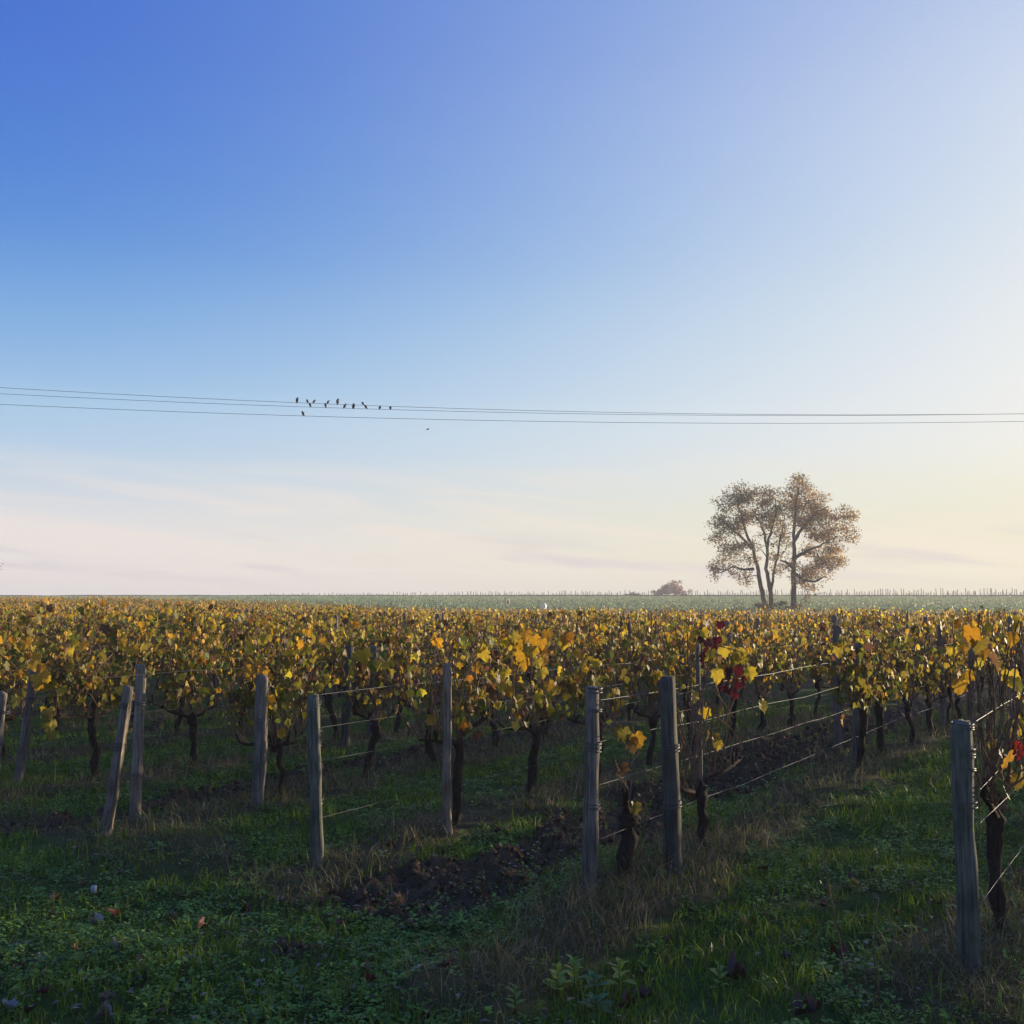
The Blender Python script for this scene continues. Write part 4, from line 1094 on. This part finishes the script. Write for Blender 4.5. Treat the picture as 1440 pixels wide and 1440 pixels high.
def round_sign(label, px, py, d, rad, kind):
    c = at_depth(px, py, d); g = float(H(c.x, c.y))
    root = thing('round_sign', label, 'sign', (c.x, c.y, g), .80 if kind else .86)
    h = c.z - g
    mb = MB(); mb.tube([(0, .03, -.2), (0, .03, h * .5), (0, .03, h + rad * .6)], .03, 8); link('pole', mb.mesh('pole', M_STEEL), root)
    if kind == 0:
        rim = link('rim', disc(rad * .34, rad, .03, el=1.15).mesh('rim', M_CREAM), root, (0, 0, h))
        link('centre', disc(.001, rad * .36, .02, el=1.15).mesh('centre', M_BROWN), rim, (0, .004, 0))
        for s in (-1, 1):
            mb = MB(); mb.tube([(0, -.02, h - rad * 1.1), (s * .05 - .02, -.03, h - rad * 1.6), (s * .09 - .06, -.03, h - rad * 2.1)], [.02, .045, .03], 4)
            link('hanging_strip', mb.mesh('hanging_strip', M_CREAM), root)
    else:
        plate = link('plate', disc(.001, rad, .03, el=1.15).mesh('plate', M_SIGN), root, (0, 0, h))
        for (x0, z0, x1, z1) in [(-.12, .03, .02, -.03), (.03, .10, .15, .16), (.02, -.10, .10, .02)]:
            mb = MB(); mb.tube([(x0, -.022, z0), ((x0 + x1) / 2, -.024, (z0 + z1) / 2), (x1, -.022, z1)], .022, 5)
            link('mark', mb.mesh('mark', M_MARK), plate)
round_sign('round cream-rimmed sign with brown centre and hanging strips', 713.5, 847.5, 90, .35, 0)
round_sign('round white sign with small dark red marks on a thin pole', 765.5, 853.3, 88, .29, 1)

# ------------------------------------------------------------------ overhead lines and birds
WX = np.array([0, 420, 620, 1000, 1200, 1440.])
LINES = [('upper', [544.6, 567, 574, 581.6, 582.8, 582.4], 33.5), ('middle', [553.3, 572.4, 578.3, 583.4, 583.8, 582.2], 34.6), ('lower', [568.5, 584.5, 590.5, 595.0, 594.6, 592.8], 33.0)]
def line_depth(X, d0): return d0 + (X + 17) * .10
LP = []
POLE_X = (-27.0, 47.0)
for nm, ys, d0 in LINES:
    XS, ZS = [], []
    for a, b in zip(WX, ys):
        r = ray(a, b); k = r.x / r.y; y = (d0 + 1.7) / (1 - .10 * k); XS.append(k * y); ZS.append(EYE + r.z / r.y * y)
    c = np.polyfit(XS, ZS, 2); LP.append((c, d0))
    P = [(X, line_depth(X, d0), float(np.polyval(c, X))) for X in np.linspace(POLE_X[0], POLE_X[1], 70)]
    mb = MB(); mb.tube(P, .0068, 5, cap=False)
    thing('overhead_cable', '%s of the three thin cables crossing the sky' % nm, 'cable', me=mb.mesh('overhead_cable', M_CABLE))
for X in POLE_X:
    e = [(X, line_depth(X, d0), float(np.polyval(c, X))) for c, d0 in LP]
    yc = e[0][1] * .5 + e[1][1] * .5; top = max(q[2] for q in e)
    g = float(H(X, yc)); root = thing('utility_pole', 'wooden utility pole carrying the cables at the %s end' % ('higher' if X < 0 else 'lower'), 'pole', (X, yc, g), 0)
    mb = MB(); mb.tube([(0, 0, -1), (0, 0, (top - g) * .5), (0, 0, top - g + .3)], [.14, .12, .095], 10); link('shaft', mb.mesh('shaft', M_WOOD_GREY), root)
    for q in e:
        mb = MB(); mb.tube([(0, 0, q[2] - g - .16), (q[0] - X, q[1] - yc, q[2] - g - .14)], .05, 6); arm = link('arm', mb.mesh('arm', M_WOOD_GREY), root)
        mb = MB(); mb.tube([(q[0] - X, q[1] - yc, q[2] - g - .16), (q[0] - X, q[1] - yc, q[2] - g - .06), (q[0] - X, q[1] - yc, q[2] - g + .01)], [.035, .05, .02], 8); link('insulator', mb.mesh('insulator', M_SIGN), arm)
M_BIRD = mat('dark_plumage', lambda N, L: pbsdf(N, L, ramp(N, L, noise(N, L, 40, coords(N, L)), [(.4, (.006, .006, .009)), (.7, (.022, .020, .026))]), .5, .4))
def bird_mesh(seed, lean):
    """perched starling-like bird, side on, facing +x; feet at the origin"""
    r = random.Random(seed); mb = MB()
    ax = Vector((math.sin(lean), 0, math.cos(lean)))      # body axis: tail to head
    c = Vector((0, 0, .075))
    st = [(-.105, .010), (-.085, .016), (-.065, .024), (-.042, .038), (-.01, .052), (.02, .054), (.045, .046), (.060, .034), (.072, .034), (.086, .034), (.098, .025), (.106, .008)]
    P = [c + ax * (s) + Vector((.018, 0, 0)) * max(0, (s - .07) / .06) for s, _ in st]
    mb.tube([tuple(p) for p in P], [q for _, q in st], 10)
    h = P[9]; mb.tube([h + Vector((.024, 0, .004)), h + Vector((.042, 0, .001)), h + Vector((.060, 0, -.004))], [.008, .005, .001], 6)   # beak
    for s in (-1, 1):
        mb.tube([c + Vector((.0, s * .014, -.035)), (.006, s * .014, .02), (0, s * .014, 0), (.02, s * .014, 0)], [.007, .004, .004, .003], 5)
        w = [c + ax * .05 + Vector((0, s * .045, 0)), c + Vector((-.01, s * .047, 0)), c - ax * .06 + Vector((-.01, s * .03, 0)), c - ax * .11 + Vector((-.008, s * .012, 0))]
        mb.tube(w, [.012, .022, .015, .004], 6)
    return mb.mesh('bird', M_BIRD, True)
BIRDM = [bird_mesh(1, .25), bird_mesh(2, .45), bird_mesh(3, .65), bird_mesh(4, .1)]
PERCH = [(0, 417.8, 3, 0, 1.2), (0, 432.3, 1, 2.6, .9), (0, 441.4, 2, .3, .9), (0, 461.2, 2, .4, .9), (0, 474.8, 3, .2, 1.3), (0, 510.4, 2, 2.8, .85),
         (1, 436.3, 1, 3.3, 1.0), (1, 457.9, 0, 3.0, 1.05), (1, 484.6, 1, 0, 1.1), (1, 497.2, 3, 1.0, 1.25), (1, 514.6, 2, 3.0, 1.0), (1, 534.2, 1, 1.4, .9), (1, 549.0, 1, 1.7, .85),
         (2, 426.3, 1, 2.9, 1.1)]
cnt = {}
for li, px, k, rz, s in PERCH:
    c, d0 = LP[li]; a = (px - 720) / 1440; X = 0
    for _ in range(12):
        y = line_depth(X, d0); z = float(np.polyval(c, X)); f = y * C_P + (z - EYE) * S_P; X = a * f
    i = cnt.get(li, 0); cnt[li] = i + 1
    lab = 'single dark bird perched on the lower cable' if li == 2 else '%s dark bird along the %s cable, counted from the higher pole' % (ORD[i], LINES[li][0])
    o = thing('bird', lab, 'bird', (X, line_depth(X, d0), float(np.polyval(c, X)) + .010), rz, 'birds perched on the cables', BIRDM[k]); o.scale = (s * .80,) * 3
mb = MB(); mb.tube([(-.1, 0, 0), (-.05, 0, 0), (0, 0, .01), (.06, 0, .01), (.09, 0, 0)], [.008, .022, .03, .022, .004], 8)
for s in (-1, 1): mb.add([(.03, s * .02, .01), (-.03, s * .02, .01), (-.03, s * .10, .06), (.01, s * .19, .03), (.035, s * .09, .065), (.0, s * .02, .016)], [(0, 5, 4), (5, 2, 4), (4, 2, 3), (5, 1, 2)])
thing('bird', 'small bird flying below the cables', 'bird', at_depth(601.5, 604, 60), .4, None, mb.mesh('bird', M_BIRD))

# ------------------------------------------------------------------ haze: one box of even air round everything
HAZE_DENS = 0.0010
def build_haze():
    x0, x1, y0, y1, z0, z1 = -690, 690, -190, 690, -9, 19
    V = np.array([(x, y, z) for z in (z0, z1) for y in (y0, y1) for x in (x0, x1)], float)
    Q = np.array([(0, 2, 3, 1), (4, 5, 7, 6), (0, 1, 5, 4), (2, 6, 7, 3), (0, 4, 6, 2), (1, 3, 7, 5)])
    m = bpy.data.materials.new('thin_haze'); m.use_nodes = True; nt = m.node_tree; nt.nodes.clear()
    out = nt.nodes.new('ShaderNodeOutputMaterial'); pv = nt.nodes.new('ShaderNodeVolumePrincipled')
    pv.inputs['Color'].default_value = (.93, .93, .95, 1); pv.inputs['Density'].default_value = HAZE_DENS; pv.inputs['Anisotropy'].default_value = .1
    nt.links.new(pv.outputs[0], out.inputs['Volume'])
    me = fast_mesh('haze', V, np.zeros((0, 3), int), Q, np.ones((8, 3)), m)
    link('haze', me, kind='stuff', label='thin pale morning haze over the whole field', category='haze')
build_haze()
